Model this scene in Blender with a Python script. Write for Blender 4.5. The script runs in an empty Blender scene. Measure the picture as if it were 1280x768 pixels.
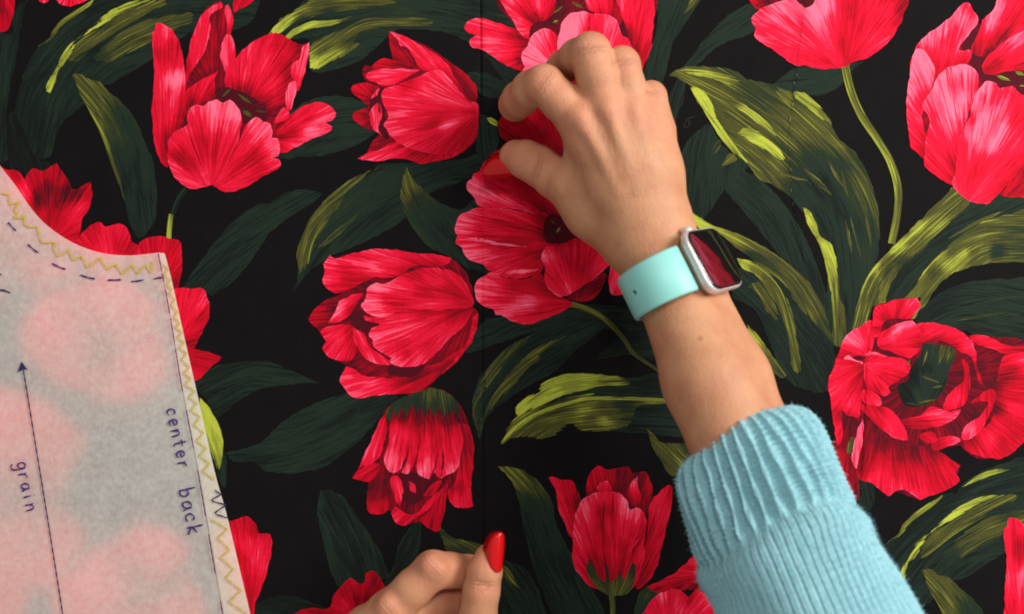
import bpy, math, random
import numpy as np
from mathutils import Vector, geometry

random.seed(7); RNG = np.random.default_rng(7)
scene = bpy.context.scene
COL = scene.collection

# ------------------------------------------------------------------ camera
H = 0.620            # camera height above the cloth (m)
S = 0.0005           # metres per photograph pixel on the cloth
cam_d = bpy.data.cameras.new('camera'); cam = bpy.data.objects.new('camera', cam_d); COL.objects.link(cam)
cam.location = (0, 0, H)
cam_d.sensor_width = 36.0
cam_d.lens = 36.0 * H / (1280 * S)
cam_d.clip_start = 0.01; cam_d.clip_end = 20
cam_d.dof.use_dof = True; cam_d.dof.focus_distance = H - 0.004; cam_d.dof.aperture_fstop = 4.5
scene.camera = cam

# ------------------------------------------------------------------ light: a broad window-like lamp from the upper right, soft room light
world = bpy.data.worlds.new('World'); scene.world = world; world.use_nodes = True
bg = world.node_tree.nodes['Background']; bg.inputs[0].default_value = (1.0, 0.97, 0.95, 1); bg.inputs[1].default_value = 0.33
def area(name, loc, target, size, power, color):
    d = bpy.data.lights.new(name, 'AREA'); d.shape = 'RECTANGLE'; d.size, d.size_y = size; d.energy = power; d.color = color
    o = bpy.data.objects.new(name, d); COL.objects.link(o); o.location = loc
    o.rotation_euler = (Vector(target) - Vector(loc)).to_track_quat('-Z', 'Y').to_euler()
    return o
area('window_light', (1.15, 0.50, 0.92), (0.05, 0, 0), (0.75, 0.6), 28.0, (1.0, 0.965, 0.93))
area('ceiling_light', (0.15, 0.75, 1.9), (0, 0, 0), (0.35, 0.35), 11.0, (1.0, 0.95, 0.9))

vs = scene.view_settings
vs.view_transform = 'Standard'; vs.look = 'None'; vs.exposure = 0.0; vs.gamma = 1.0; vs.use_curve_mapping = False
scene.cycles.use_denoising = True
scene.cycles.max_bounces = 10; scene.cycles.diffuse_bounces = 6
scene.cycles.filter_width = 1.9

# ------------------------------------------------------------------ helpers
def W(px, py, z=0.0):
    """a point at height z (m) seen at photograph position px, py"""
    k = S * (H - z) / H
    return Vector(((px - 640) * k, (384 - py) * k, z))

def lin(r, g, b, a=1.0):
    f = lambda c: (c / 255 / 12.92) if c / 255 <= 0.04045 else ((c / 255 + 0.055) / 1.055) ** 2.4
    return (f(r), f(g), f(b), a)

def link(name, me, mat=None, parent=None):
    o = bpy.data.objects.new(name, me); COL.objects.link(o)
    if mat is not None: me.materials.append(mat)
    if parent is not None: o.parent = parent
    return o

def empty(name, parent=None):
    o = bpy.data.objects.new(name, None); COL.objects.link(o); o.empty_display_size = 0.01
    if parent is not None: o.parent = parent
    return o

def mesh(name, verts, faces, smooth=True):
    me = bpy.data.meshes.new(name)
    me.from_pydata([tuple(map(float, v)) for v in verts], [], [tuple(int(i) for i in f) for f in faces])
    me.update()
    if smooth: me.polygons.foreach_set('use_smooth', [True] * len(me.polygons))
    return me

def attr(me, name, data, kind='FLOAT'):
    a = me.attributes.new(name, kind, 'POINT')
    a.data.foreach_set('value' if kind == 'FLOAT' else 'vector', np.asarray(data, dtype=np.float32).ravel())

class NT:
    def __init__(s, name):
        s.m = bpy.data.materials.new(name); s.m.use_nodes = True
        s.t = s.m.node_tree; s.b = s.t.nodes['Principled BSDF']; s.out = s.t.nodes['Material Output']
    def n(s, kind, **kw):
        nd = s.t.nodes.new(kind)
        for k, v in kw.items():
            if k.startswith('i_'): nd.inputs[k[2:].replace('_', ' ')].default_value = v
            else: setattr(nd, k, v)
        return nd
    def l(s, a, b): s.t.links.new(a, b)
    def math(s, op, a, b=None, c=None):
        nd = s.t.nodes.new('ShaderNodeMath'); nd.operation = op
        for i, v in enumerate((a, b, c)):
            if v is None: continue
            if isinstance(v, (int, float)): nd.inputs[i].default_value = v
            else: s.l(v, nd.inputs[i])
        return nd.outputs[0]
    def attr(s, name):
        nd = s.t.nodes.new('ShaderNodeAttribute'); nd.attribute_name = name; return nd
    def noise(s, vec, scale, detail=2.0, rough=0.5):
        nd = s.t.nodes.new('ShaderNodeTexNoise'); nd.inputs['Scale'].default_value = scale
        nd.inputs['Detail'].default_value = detail; nd.inputs['Roughness'].default_value = rough
        if vec is not None: s.l(vec, nd.inputs['Vector'])
        return nd
    def ramp(s, fac, stops, interp='LINEAR'):
        nd = s.t.nodes.new('ShaderNodeValToRGB'); cr = nd.color_ramp; cr.interpolation = interp
        while len(cr.elements) < len(stops): cr.elements.new(0.5)
        for e, (p, c) in zip(cr.elements, stops): e.position = p; e.color = c
        s.l(fac, nd.inputs[0]); return nd
    def bump(s, height, strength, dist):
        nd = s.t.nodes.new('ShaderNodeBump'); nd.inputs['Strength'].default_value = strength; nd.inputs['Distance'].default_value = dist
        s.l(height, nd.inputs['Height']); s.l(nd.outputs[0], s.b.inputs['Normal']); return nd
    def mix(s, fac, a, b, blend='MIX'):
        nd = s.t.nodes.new('ShaderNodeMix'); nd.data_type = 'RGBA'; nd.blend_type = blend
        for sock, v in ((nd.inputs[0], fac), (nd.inputs[6], a), (nd.inputs[7], b)):
            if isinstance(v, (int, float)): sock.default_value = v
            elif isinstance(v, tuple): sock.default_value = v
            else: s.l(v, sock)
        return nd.outputs[2]

# ------------------------------------------------------------------ materials
def weave(nt, strength=0.35):
    geo = nt.n('ShaderNodeNewGeometry')
    sp = nt.n('ShaderNodeSeparateXYZ'); nt.l(geo.outputs['Position'], sp.inputs[0])
    wx = nt.math('SINE', nt.math('MULTIPLY', sp.outputs[0], 2 * math.pi / 0.00105))
    wy = nt.math('SINE', nt.math('MULTIPLY', sp.outputs[1], 2 * math.pi / 0.00105))
    w = nt.math('MULTIPLY', wx, wy)
    sl = nt.n('ShaderNodeMapping', vector_type='POINT'); sl.inputs['Scale'].default_value = (1, 0.06, 1)
    nt.l(geo.outputs['Position'], sl.inputs[0])
    sl2 = nt.n('ShaderNodeMapping', vector_type='POINT'); sl2.inputs['Scale'].default_value = (0.06, 1, 1)
    nt.l(geo.outputs['Position'], sl2.inputs[0])
    n1 = nt.noise(sl.outputs[0], 1300, 2); n2 = nt.noise(sl2.outputs[0], 1300, 2)
    thread = nt.math('ADD', n1.outputs[0], n2.outputs[0])
    hgt = nt.math('ADD', nt.math('MULTIPLY', w, 0.35), thread)
    nt.bump(hgt, strength, 0.00012)
    return thread, geo

def print_mat(name, stops, amp, dark=0.2, light=0.0, rimlift=0.0, ragged_alpha=False, contrast=1.0, bias=0.0):
    """posterised print: a hand-drawn tone field broken into streaks that follow each petal or blade"""
    nt = NT(name)
    tone = nt.attr('tone').outputs['Fac']; flow = nt.attr('flow').outputs['Vector']; rim = nt.attr('rim').outputs['Fac']
    sp = nt.n('ShaderNodeSeparateXYZ'); nt.l(flow, sp.inputs[0])
    def stretched(su, sv, k=7.31):
        cb = nt.n('ShaderNodeCombineXYZ')
        nt.l(nt.math('MULTIPLY', sp.outputs[0], su), cb.inputs[0]); nt.l(nt.math('MULTIPLY', sp.outputs[1], sv), cb.inputs[1])
        nt.l(nt.math('MULTIPLY', sp.outputs[2], k), cb.inputs[2]); return cb.outputs[0]
    def smooth(x, a, b):
        m = nt.n('ShaderNodeMapRange', interpolation_type='SMOOTHSTEP'); m.inputs[1].default_value = a; m.inputs[2].default_value = b
        nt.l(x, m.inputs[0]); return m.outputs[0]
    a = nt.noise(stretched(0.50, 0.024), 1.0, 2.0, 0.6)
    b = nt.noise(stretched(0.085, 0.010), 1.0, 1.0, 0.5)
    v = nt.math('ADD', nt.math('MULTIPLY', nt.math('SUBTRACT', a.outputs[0], 0.5), amp),
                nt.math('MULTIPLY', nt.math('SUBTRACT', b.outputs[0], 0.5), amp * 0.5))
    if contrast != 1.0: tone = nt.math('ADD', nt.math('MULTIPLY', nt.math('SUBTRACT', tone, 0.5), contrast), 0.5 + bias)
    val = nt.math('ADD', tone, v)
    c = nt.noise(stretched(0.75, 0.014, 3.17), 1.0, 1.0, 0.5)
    val = nt.math('SUBTRACT', val, nt.math('MULTIPLY', smooth(c.outputs[0], 0.60, 0.70), dark))
    if light:
        c2 = nt.noise(stretched(0.80, 0.011, 5.71), 1.0, 1.0, 0.5)
        gate = smooth(tone, 0.27, 0.42)
        val = nt.math('ADD', val, nt.math('MULTIPLY', nt.math('MULTIPLY', smooth(c2.outputs[0], 0.56, 0.68), light), gate))
    if rimlift:
        val = nt.math('ADD', val, nt.math('MULTIPLY', smooth(rim, 2.2, 0.6), rimlift))
    rp = nt.ramp(val, stops)
    thread, geo = weave(nt)
    fac = nt.math('ADD', nt.math('MULTIPLY', thread, 0.30), 0.70)
    big = nt.noise(geo.outputs['Position'], 60, 3)
    fac = nt.math('MULTIPLY', fac, nt.math('ADD', nt.math('MULTIPLY', big.outputs[0], 0.18), 0.91))
    vm = nt.n('ShaderNodeVectorMath', operation='SCALE'); nt.l(rp.outputs[0], vm.inputs[0]); nt.l(fac, vm.inputs['Scale'])
    nt.l(vm.outputs[0], nt.b.inputs['Base Color'])
    nt.b.inputs['Roughness'].default_value = 0.8; nt.b.inputs['Specular IOR Level'].default_value = 0.12
    if ragged_alpha:      # the ink thins out into separate brush lines towards the shape's border
        al = nt.math('ADD', nt.math('MULTIPLY', rim, 0.20), nt.math('MULTIPLY', nt.math('SUBTRACT', a.outputs[0], 0.5), 2.8))
        nt.l(smooth(al, 0.02, 0.20), nt.b.inputs['Alpha'])
    else:                 # ink bleeds a little at the edge of each drawn shape
        nt.l(smooth(nt.math('ADD', rim, nt.math('MULTIPLY', nt.math('SUBTRACT', thread, 1.0), 0.8)), -1.3, 0.6), nt.b.inputs['Alpha'])
    return nt.m

def steps(cols, soft=0.35):
    """(position, colour) list -> bands with short soft transitions"""
    out = []
    for i, (p, c) in enumerate(cols):
        if i == 0: out.append((0.0, c)); continue
        q = cols[i - 1]
        out.append((p - 0.03, q[1])); out.append((p + 0.03, c))
    return out
M = {}
M['red'] = print_mat('red_petal_print', steps([(0, lin(74, 9, 22)), (0.13, lin(122, 3, 22)), (0.28, lin(174, 2, 27)), (0.42, lin(202, 4, 36)),
                     (0.53, lin(228, 18, 54)), (0.70, lin(246, 70, 102)), (0.82, lin(251, 108, 136))]), 0.66, dark=0.18, rimlift=0.04, contrast=1.45, bias=0.05)
GREENS = steps([(0, lin(16, 17, 15)), (0.10, lin(20, 28, 23)), (0.19, lin(29, 43, 34)), (0.31, lin(40, 50, 28)),
                       (0.40, lin(72, 72, 32)), (0.55, lin(98, 99, 38)), (0.66, lin(138, 146, 50)), (0.80, lin(176, 186, 62))])
M['green'] = print_mat('green_leaf_print', GREENS, 0.34, dark=0.16, light=0.24)
M['green_hi'] = print_mat('green_leaf_stroke_print', GREENS, 0.5, dark=0.28, light=0.2, ragged_alpha=True)

def cloth_mat():
    nt = NT('black_cotton'); thread, geo = weave(nt, 0.5)
    big = nt.noise(geo.outputs['Position'], 45, 4)
    f = nt.math('MULTIPLY', nt.math('ADD', nt.math('MULTIPLY', thread, 0.7), 0.3), nt.math('ADD', nt.math('MULTIPLY', big.outputs[0], 0.8), 0.6))
    vm = nt.n('ShaderNodeVectorMath', operation='SCALE'); vm.inputs[0].default_value = lin(13.5, 11, 12)[:3]; nt.l(f, vm.inputs['Scale'])
    nt.l(vm.outputs[0], nt.b.inputs['Base Color'])
    nt.b.inputs['Roughness'].default_value = 0.85; nt.b.inputs['Specular IOR Level'].default_value = 0.12
    return nt.m
M['black'] = cloth_mat()

def simple(name, col, rough=0.6, spec=0.3, metal=0.0, var=0.0, scale=200, **kw):
    nt = NT(name)
    if var:
        tc = nt.n('ShaderNodeTexCoord'); ns = nt.noise(tc.outputs['Object'], scale, 3)
        c2 = tuple(c * (1 - var) for c in col[:3]) + (1,)
        nt.l(nt.mix(ns.outputs[0], c2, col), nt.b.inputs['Base Color'])
    else: nt.b.inputs['Base Color'].default_value = col
    nt.b.inputs['Roughness'].default_value = rough; nt.b.inputs['Specular IOR Level'].default_value = spec; nt.b.inputs['Metallic'].default_value = metal
    for k, v in kw.items(): nt.b.inputs[k.replace('_', ' ')].default_value = v
    return nt.m

# ------------------------------------------------------------------ the cloth's relief (photograph pixels -> metres)
SEAMS = [[(600, -80), (601, 150), (602, 300), (603, 480), (604, 860)],
         [(1006, -80), (1003, 20), (995, 83), (987, 150), (985, 190), (989, 250), (1000, 305), (1008, 360), (1012, 420), (1016, 560), (1020, 860)],
         [(1088, 405), (1082, 450), (1080, 520), (1076, 580), (1074, 620)]]
def seam_x(i, y):
    p = np.array(SEAMS[i], float); return np.interp(y, p[:, 1], p[:, 0])
def relief(x, y):
    x = np.asarray(x, float); y = np.asarray(y, float)
    h = 0.9 * np.sin(x / 173 + 0.6) * np.sin(y / 141 + 1.1) + 0.5 * np.sin(x / 67 + y / 91) + 0.35 * np.sin(y / 49 - x / 83 + 2)
    h = h * 0.45
    for i, (dep, wid, y0, y1, step) in enumerate([(1.0, 1.5, -1e4, 1e4, 0.35), (0.18, 1.5, -1e4, 330, 0.25), (0.5, 1.3, 410, 618, 0.15)]):
        d = x - seam_x(i, y)
        on = 1 / (1 + np.exp(-(y - y0) / 6)) / (1 + np.exp((y - y1) / 6)) if y0 > -9e3 or y1 < 9e3 else 1.0
        if y0 < -9e3 and y1 < 9e3: on = 1 / (1 + np.exp(np.clip((y - y1) / 10, -40, 40)))
        h = h - on * dep * np.exp(-(d / wid) ** 2) + on * step * np.exp(-np.abs(d) / 30) * np.tanh(d / 2)
    return h * 0.001

# ------------------------------------------------------------------ outline tools
def parse(s, fr):
    ox, oy, k = fr; out = []
    for tok in s.split():
        c = tok.endswith('!'); v = [float(a) for a in tok.rstrip('!').split(',')]
        out.append((ox + v[0] / k, oy + v[1] / k, c) if len(v) == 2 else (ox + v[0] / k, oy + v[1] / k, v[2]))
    return out

def smooth_loop(pts, step=4.0, closed=True):
    n = len(pts); P = [np.array(p[:2]) for p in pts]; C = [bool(p[2]) for p in pts]; out = []
    for i in range(n if closed else n - 1):
        p1, p2 = P[i], P[(i + 1) % n]
        p0 = P[(i - 1) % n] if (closed or i > 0) else p1
        p3 = P[(i + 2) % n] if (closed or i + 2 < n) else p2
        t1 = (p2 - p0) * 0.5; t2 = (p3 - p1) * 0.5
        if C[i]: t1 = (p2 - p1) * 0.6
        if C[(i + 1) % n]: t2 = (p2 - p1) * 0.6
        L = np.linalg.norm(p2 - p1)
        for t in (t1, t2):
            m = np.linalg.norm(t)
            if m > 1.3 * L and m > 0: t *= 1.3 * L / m
        k = max(1, int(round(L / step)))
        for j in range(k):
            u = j / k
            out.append((2*u**3-3*u**2+1)*p1 + (u**3-2*u**2+u)*t1 + (-2*u**3+3*u**2)*p2 + (u**3-u**2)*t2)
    if not closed: out.append(P[-1])
    return np.array(out)

def inside(poly, pts):
    x, y = pts[:, 0], pts[:, 1]; r = np.zeros(len(pts), bool); n = len(poly); j = n - 1
    for i in range(n):
        xi, yi = poly[i]; xj, yj = poly[j]
        c = ((yi > y) != (yj > y)) & (x < (xj - xi) * (y - yi) / (yj - yi + 1e-12) + xi)
        r ^= c; j = i
    return r

def fill(poly, step=6.0):
    """outline -> triangulated sheet in photograph pixels, denser along the seams"""
    lo, hi = poly.min(0), poly.max(0)
    gx, gy = np.meshgrid(np.arange(lo[0] + step / 2, hi[0], step), np.arange(lo[1] + step / 2, hi[1], step))
    g = np.stack([gx.ravel(), gy.ravel()], 1) + RNG.uniform(-1, 1, (gx.size, 2)) * step * 0.2
    ext = []
    for i in range(3):
        ys = np.arange(max(lo[1], SEAMS[i][0][1]), min(hi[1], SEAMS[i][-1][1]), 4.0)
        if not len(ys): continue
        sx = seam_x(i, ys)
        if sx.max() < lo[0] or sx.min() > hi[0]: continue
        keep = np.abs(g[:, 0] - seam_x(i, g[:, 1])) > 5; g = g[keep]
        for off in (-4, -2, -1, 0, 1, 2, 4): ext.append(np.stack([sx + off, ys], 1))
    if ext: g = np.concatenate([g] + ext)
    g = g[inside(poly, g)] if len(g) else g.reshape(0, 2)
    if len(g):   # keep clear of the outline
        d = np.min(np.linalg.norm(g[:, None, :] - poly[None], axis=2), axis=1); g = g[d > 0.8]
    co = [Vector((float(a), float(b))) for a, b in poly] + [Vector((float(a), float(b))) for a, b in g]
    n = len(poly)
    r = geometry.delaunay_2d_cdt(co, [], [list(range(n))], 1, 1e-4)
    v = np.array([[p.x, p.y] for p in r[0]])
    f = [(t[0], t[1], t[2]) for t in r[2]]
    # face up in the world (y flips)
    out = []
    for a, b, c in f:
        ar = (v[b, 0]-v[a, 0])*(v[c, 1]-v[a, 1]) - (v[b, 1]-v[a, 1])*(v[c, 0]-v[a, 0])
        out.append((a, c, b) if ar > 0 else (a, b, c))
    return v, out

def tone_at(uv, suv, st, default):
    if not len(st): return np.full(len(uv), default)
    q = np.array([1.0, 0.68])
    d2 = (((uv[:, None, :] - suv[None]) * q) ** 2).sum(2)
    w = 1.0 / (d2 + 30.0) ** 1.6
    return (w * np.array(st)[None]).sum(1) / w.sum(1)

def flow_focus(v, f, c):
    d = v - np.array(f); r = np.linalg.norm(d, axis=1); m = c - np.array(f)
    base = math.atan2(m[1], m[0]); a = np.arctan2(d[:, 1], d[:, 0]) - base
    a = (a + np.pi) % (2 * np.pi) - np.pi
    return np.stack([a * max(20.0, r.mean()), r], 1)

def flow_axis(v, ax):
    ax = smooth_loop([(p[0], p[1], False) for p in ax], 8.0, closed=False)
    best = np.full(len(v), 1e9); u = np.zeros(len(v)); w = np.zeros(len(v)); s0 = 0
    nseg = len(ax) - 1
    for i in range(nseg):
        a, b = ax[i], ax[i + 1]; d = b - a; L = np.linalg.norm(d)
        if L < 1e-6: continue
        t = ((v - a) @ d) / L**2
        t = np.clip(t, 0 if i else -9, 1 if i < nseg - 1 else 9)
        q = v - (a + t[:, None] * d); dist = np.linalg.norm(q, axis=1)
        m = dist < best; best[m] = dist[m]
        u[m] = (np.sign(q[:, 0] * d[1] - q[:, 1] * d[0]) * dist)[m]; w[m] = (s0 + t * L)[m]; s0 += L
    return np.stack([u, w], 1)

SEED = [0]
STACK = []
def ragged(poly, amp):
    d = np.roll(poly, -1, 0) - np.roll(poly, 1, 0); d /= np.linalg.norm(d, axis=1)[:, None] + 1e-9
    n = np.stack([d[:, 1], -d[:, 0]], 1); k = len(poly)
    j = RNG.normal(0, 1, k); j = (j + np.roll(j, 1)) / 1.4
    return poly + n * (j * amp)[:, None]
def sheet(name, fr, outline, flow, tones, z, mat, parent, off=(0, 0), default=0.4, step=6.0, rag=0.45):
    poly = ragged(smooth_loop(parse(outline, fr)), rag) + np.array(off)
    v, f = fill(poly, step)
    sp = [(a + off[0], b + off[1], t) for a, b, t in parse(tones, fr)] if isinstance(tones, str) else []
    fl = [(p[0] + off[0], p[1] + off[1]) for p in parse(flow, fr)]
    allp = np.concatenate([v, np.array([p[:2] for p in sp]).reshape(-1, 2)])
    if len(fl) == 1:
        c = v.mean(0); uv = flow_focus(allp, fl[0], c)
    else: uv = flow_axis(allp, fl)
    t = tone_at(uv[:len(v)], uv[len(v):], [p[2] for p in sp], tones if not isinstance(tones, str) else default)
    uv = uv[:len(v)]
    # distance to the outline, in pixels
    A = poly; B = np.roll(poly, -1, 0); ab = B - A; L2 = (ab ** 2).sum(1) + 1e-9
    w = v[:, None, :] - A[None]; tt = np.clip((w * ab[None]).sum(2) / L2[None], 0, 1)
    rim = np.sqrt(((w - tt[..., None] * ab[None]) ** 2).sum(2)).min(1)
    if rim.max() < 4.5: rim = rim + 4.0
    SEED[0] += 1
    h = relief(v[:, 0], v[:, 1]) + z
    co = np.stack([(v[:, 0] - 640) * S, (384 - v[:, 1]) * S, h], 1)
    me = mesh(name, co, f)
    attr(me, 'tone', t); attr(me, 'rim', np.minimum(rim, 14)); attr(me, 'flow', np.concatenate([uv, np.full((len(v), 1), SEED[0] * 1.37)], 1), 'FLOAT_VECTOR')
    STACK.append((parent, me, v, poly, t))
    return link(name, me, M[mat], parent)

# ================================================================== the printed cotton
fabric = empty('fabric')
fabric['label'] = 'black cotton fabric printed with large red tulips and green leaves'; fabric['category'] = 'fabric'
def cloth_sheet():
    poly = np.array([(-420, -380), (1700, -380), (1700, 1180), (-420, 1180)], float)
    # subdivide the border so that the triangulation stays even
    pts = []
    for i in range(4):
        a, b = poly[i], poly[(i + 1) % 4]; n = int(np.linalg.norm(b - a) / 20)
        for j in range(n): pts.append(a + (b - a) * j / n)
    v, f = fill(np.array(pts), 12.0)
    h = relief(v[:, 0], v[:, 1])
    return mesh('cloth', np.stack([(v[:, 0] - 640) * S, (384 - v[:, 1]) * S, h], 1), f)
link('cloth', cloth_sheet(), M['black'], fabric)

ZL = [0.00006]
LEAF = [None]
def leaf(fr, outline, flow, tones, off=(0, 0)):
    ZL[0] += 0.000003
    LEAF[0] = sheet('printed_leaf', fr, outline, flow, tones, ZL[0], 'green', fabric, off); return LEAF[0]
def hi(fr, outline, flow, tones, off=(0, 0)):
    ZL[0] += 0.000003
    return sheet('leaf_highlight', fr, outline, flow, tones, ZL[0], 'green_hi', LEAF[0], off, step=4.0, rag=0.2)

G = (0, 0, 1)
# ---- leaves at the top left (their repeat shows again at the lower right)
def corner_leaves(off):
    f = (0, 0, 4)
    leaf(f, '80,520 130,350 190,240 260,180 330,100 470,0 480,-10 830,-10 960,-10 1290,-10 1285,60 1240,120 1150,155 960,165 760,300 560,420 520,430 400,540 300,640 240,790 60,790 70,640', '130,700 200,450 400,200 700,60 1250,40', '150,600,.15 300,450,.2 200,300,.19 700,330,.22 900,200,.2 1200,60,.2 400,80,.17', off)
    hi(f, '190,235! 250,190 265,155 320,95 380,55 470,0! 460,22 370,92 300,145 262,198', '190,235 300,125 470,0', '220,215,.4 300,130,.6 400,60,.66', off)
    hi(f, '235,462! 232,430 270,360 330,250 420,170 520,80 600,30 680,5 780,0! 740,15 640,50 560,100 460,160 390,210 350,290 300,350 280,410 250,467', '240,460 330,270 520,110 780,0', '245,440,.85 300,330,.75 400,190,.82 500,110,.85 600,50,.78 720,8,.7', off)
    hi(f, '350,290 390,210 460,160 560,100 640,50 780,0 830,-5 838,20 760,55 640,130 540,190 470,240 400,300 360,315', '340,310 560,140 830,0', '400,260,.42 460,190,.5 560,140,.46 700,70,.46 800,15,.5', off)
    hi(f, '470,290 560,200 680,120 800,85 900,70 960,65 960,110 880,150 760,210 640,270 560,310 500,310', '470,310 680,180 960,80', '500,290,.32 600,240,.42 700,170,.44 850,110,.42', off)
    leaf(f, '360,375! 410,372 450,400 500,410 560,470 620,520 680,600 730,720 770,820 785,960 775,1090 740,1160 690,1200! 640,1090 620,1000 580,860 545,760 530,680 500,600 440,530 400,470 380,410', '370,380 520,560 620,780 690,1190', '420,400,.45 480,460,.47 560,480,.42 500,570,.46 540,620,.4 610,600,.24 600,560,.3 680,800,.2 700,1000,.19 640,950,.2 640,1100,.2', off)
    hi(f, '400,470! 440,530 500,600 530,680 560,780 600,900 622,1005! 585,900 545,790 515,700 480,620', '400,470 530,700 620,1000', '430,510,.46 520,680,.52 560,800,.5 600,920,.42', off)
corner_leaves((0, 0))
f = (0, 0, 4)
leaf(f, '-30,160 60,170 70,60 140,-10 145,-10 110,130 85,300 55,430 35,600 45,790 -30,790', '90,0 50,300 10,790', '30,400,.2 100,60,.17 10,650,.17')
leaf(f, '35,600 70,560 120,660 170,768 260,830 200,860 60,860', '70,560 150,850', .1)
# ---- top middle
f = (320, 0, 4.267)
leaf(f, '180,210 280,215 300,380 420,370 560,320 700,200 760,160 950,165 1060,190 1140,230 1230,290 1300,400 1340,480 1350,-10 290,-10 200,60 70,185', '200,200 500,100 800,70 1340,160', '300,180,.2 600,60,.26 800,60,.3 1000,80,.22 1200,100,.17 600,270,.24 1260,300,.18')
hi(f, '68,182! 120,110 200,60 290,0 300,-10 760,-10 740,20 600,45 400,70 300,90 220,120 150,165 110,182', '70,185 220,70 400,30 760,10', '100,160,.85 180,90,.78 250,45,.62 330,30,.46 450,30,.45 620,15,.42 250,105,.3 380,65,.36')
hi(f, '158,192! 210,150 300,115 420,108 510,88! 420,132 300,152 220,182 180,210', '160,200 300,130 510,90', '190,180,.72 300,130,.8 400,118,.7 480,98,.45')
hi(f, '288,362! 285,250 330,210 430,170 520,130 600,95 750,92 940,105 930,137 750,142 620,157 560,170 520,230 560,235 480,290 390,335 330,370', '290,300 430,210 600,125 940,120', '295,350,.85 390,310,.7 360,240,.44 500,170,.44 700,115,.44 900,120,.36 500,220,.3 450,290,.72 520,250,.5')
# ---- round the upright bud
f = (400, 20, 4)
leaf(f, '740,285 820,280 900,320 970,345 990,400 900,412 820,400 780,370 740,330', '740,300 990,380', .2)
leaf(f, '820,190 960,250 1010,330 960,345 900,300 850,230', '820,190 1000,330', .18)
leaf(G, '330,196 355,150 385,126 415,120 445,124 470,140 470,165 440,184 410,194 375,197', '330,195 400,160 470,150', '400,160,.2 450,150,.23 360,185,.18')
f = (400, 20, 4)
leaf(f, '780,500 830,495 860,520 885,530 900,600 860,720 790,760 780,640', '800,500 820,750', .19)
hi(f, '832,512! 850,506 890,532 885,552 850,535', '832,512 890,545', .8)
leaf(f, '270,760 420,735 700,715 800,690 800,760 760,800 620,860 400,900', '270,770 800,720', .19)
f = (200, 200, 3)
leaf(f, '505,495! 540,440 600,390 640,360 720,330 800,290 880,250 940,200 1010,130 1180,15 1190,-20 1100,10 900,20 700,100 560,250 520,420', '510,490 620,320 850,140 1190,0', '560,430,.2 700,300,.22 850,200,.22 800,100,.27 700,180,.28 1000,60,.2')
hi(f, '522,435! 512,350 530,280 570,210 640,130 740,60 820,28! 760,75 700,120 680,160 640,220 600,280 560,380', '520,430 580,240 820,30', '540,320,.48 600,220,.47 700,90,.42 590,300,.36 660,160,.4 530,400,.47')
hi(f, '590,330! 640,280 700,230 745,203! 690,262 640,312', '590,330 745,205', .4)
leaf(G, '500,242 508,208! 520,228 545,250 575,262 597,250 612,300 618,345 600,340 585,336 560,320 540,312 520,292 505,262', '508,208 530,260 590,340', '508,225,.46 505,245,.44 520,255,.26 550,285,.2 590,320,.19 520,285,.3')
f = (200, 200, 3)
leaf(f, '80,490 110,440 160,370 230,280 300,210 370,165 410,160 470,125 530,110 615,125! 560,170 480,220 420,270 380,320 340,380 280,450 200,505 170,500', '80,500 300,300 610,125', '150,450,.18 300,300,.2 450,190,.2 560,135,.2')
# ---- left middle and lower left
f = (240, 440, 2.34)
leaf(f, '10,90 60,45 140,28 220,28 280,50 372,90! 300,95 200,110 130,150 70,195 40,140', '20,120 180,60 370,90', '80,100,.17 200,70,.19')
leaf(f, '95,295! 190,270 260,210 340,160 430,125 500,110 600,130 560,180 500,250 440,300 380,340 290,355 220,350 180,325 120,322', '95,300 300,270 590,130', '150,305,.2 300,280,.23 450,190,.2 550,140,.17')
leaf(f, '86,290 102,325 96,400 75,365 70,320', '90,290 90,400', .2)
leaf(f, '22,135! 50,165 80,220 90,280 78,345 50,280 30,210', '25,140 85,330', '50,190,.85 78,270,.8 75,330,.66')
leaf(f, '375,405! 410,405 450,430 490,490 530,550 562,610 570,660 470,690 430,690 400,620 380,540 365,470', '380,400 450,540 500,680', '400,450,.2 450,540,.2 520,620,.18')
leaf(f, '560,690 590,620 605,560 640,510 672,500! 668,560 655,610 620,660', '670,500 580,690', .18)
leaf(f, '190,735 280,712 380,745 440,790 190,800', '190,740 430,780', .14)
f = (420, 640, 5.333)
leaf(f, '685,90! 760,160 850,190 980,225 990,280 880,330 820,290 750,270 710,200', '690,100 980,260', '720,150,.4 800,200,.46 900,240,.36 830,260,.3')
leaf(f, '1090,330 1180,335 1260,380 1330,480 1390,640 1420,790 1060,790 1080,500', '1100,330 1260,560 1330,790', '1150,400,.22 1250,500,.2 1200,650,.2')
hi(f, '1108,350! 1160,390 1222,512! 1170,465 1115,400', '1108,350 1222,512', .46)
hi(f, '1100,410! 1140,430 1190,520! 1150,490', '1100,410 1190,520', .4)
f = (580, 440, 2.34)
leaf(f, '100,335! 160,340 220,380 260,440 270,500 320,600 370,680 410,790 280,790 230,700 200,620 180,540 160,440 140,380', '110,340 200,440 260,600 350,780', '130,345,.46 180,370,.42 210,400,.38 220,450,.26 200,480,.2 280,650,.17 330,720,.2')
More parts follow.
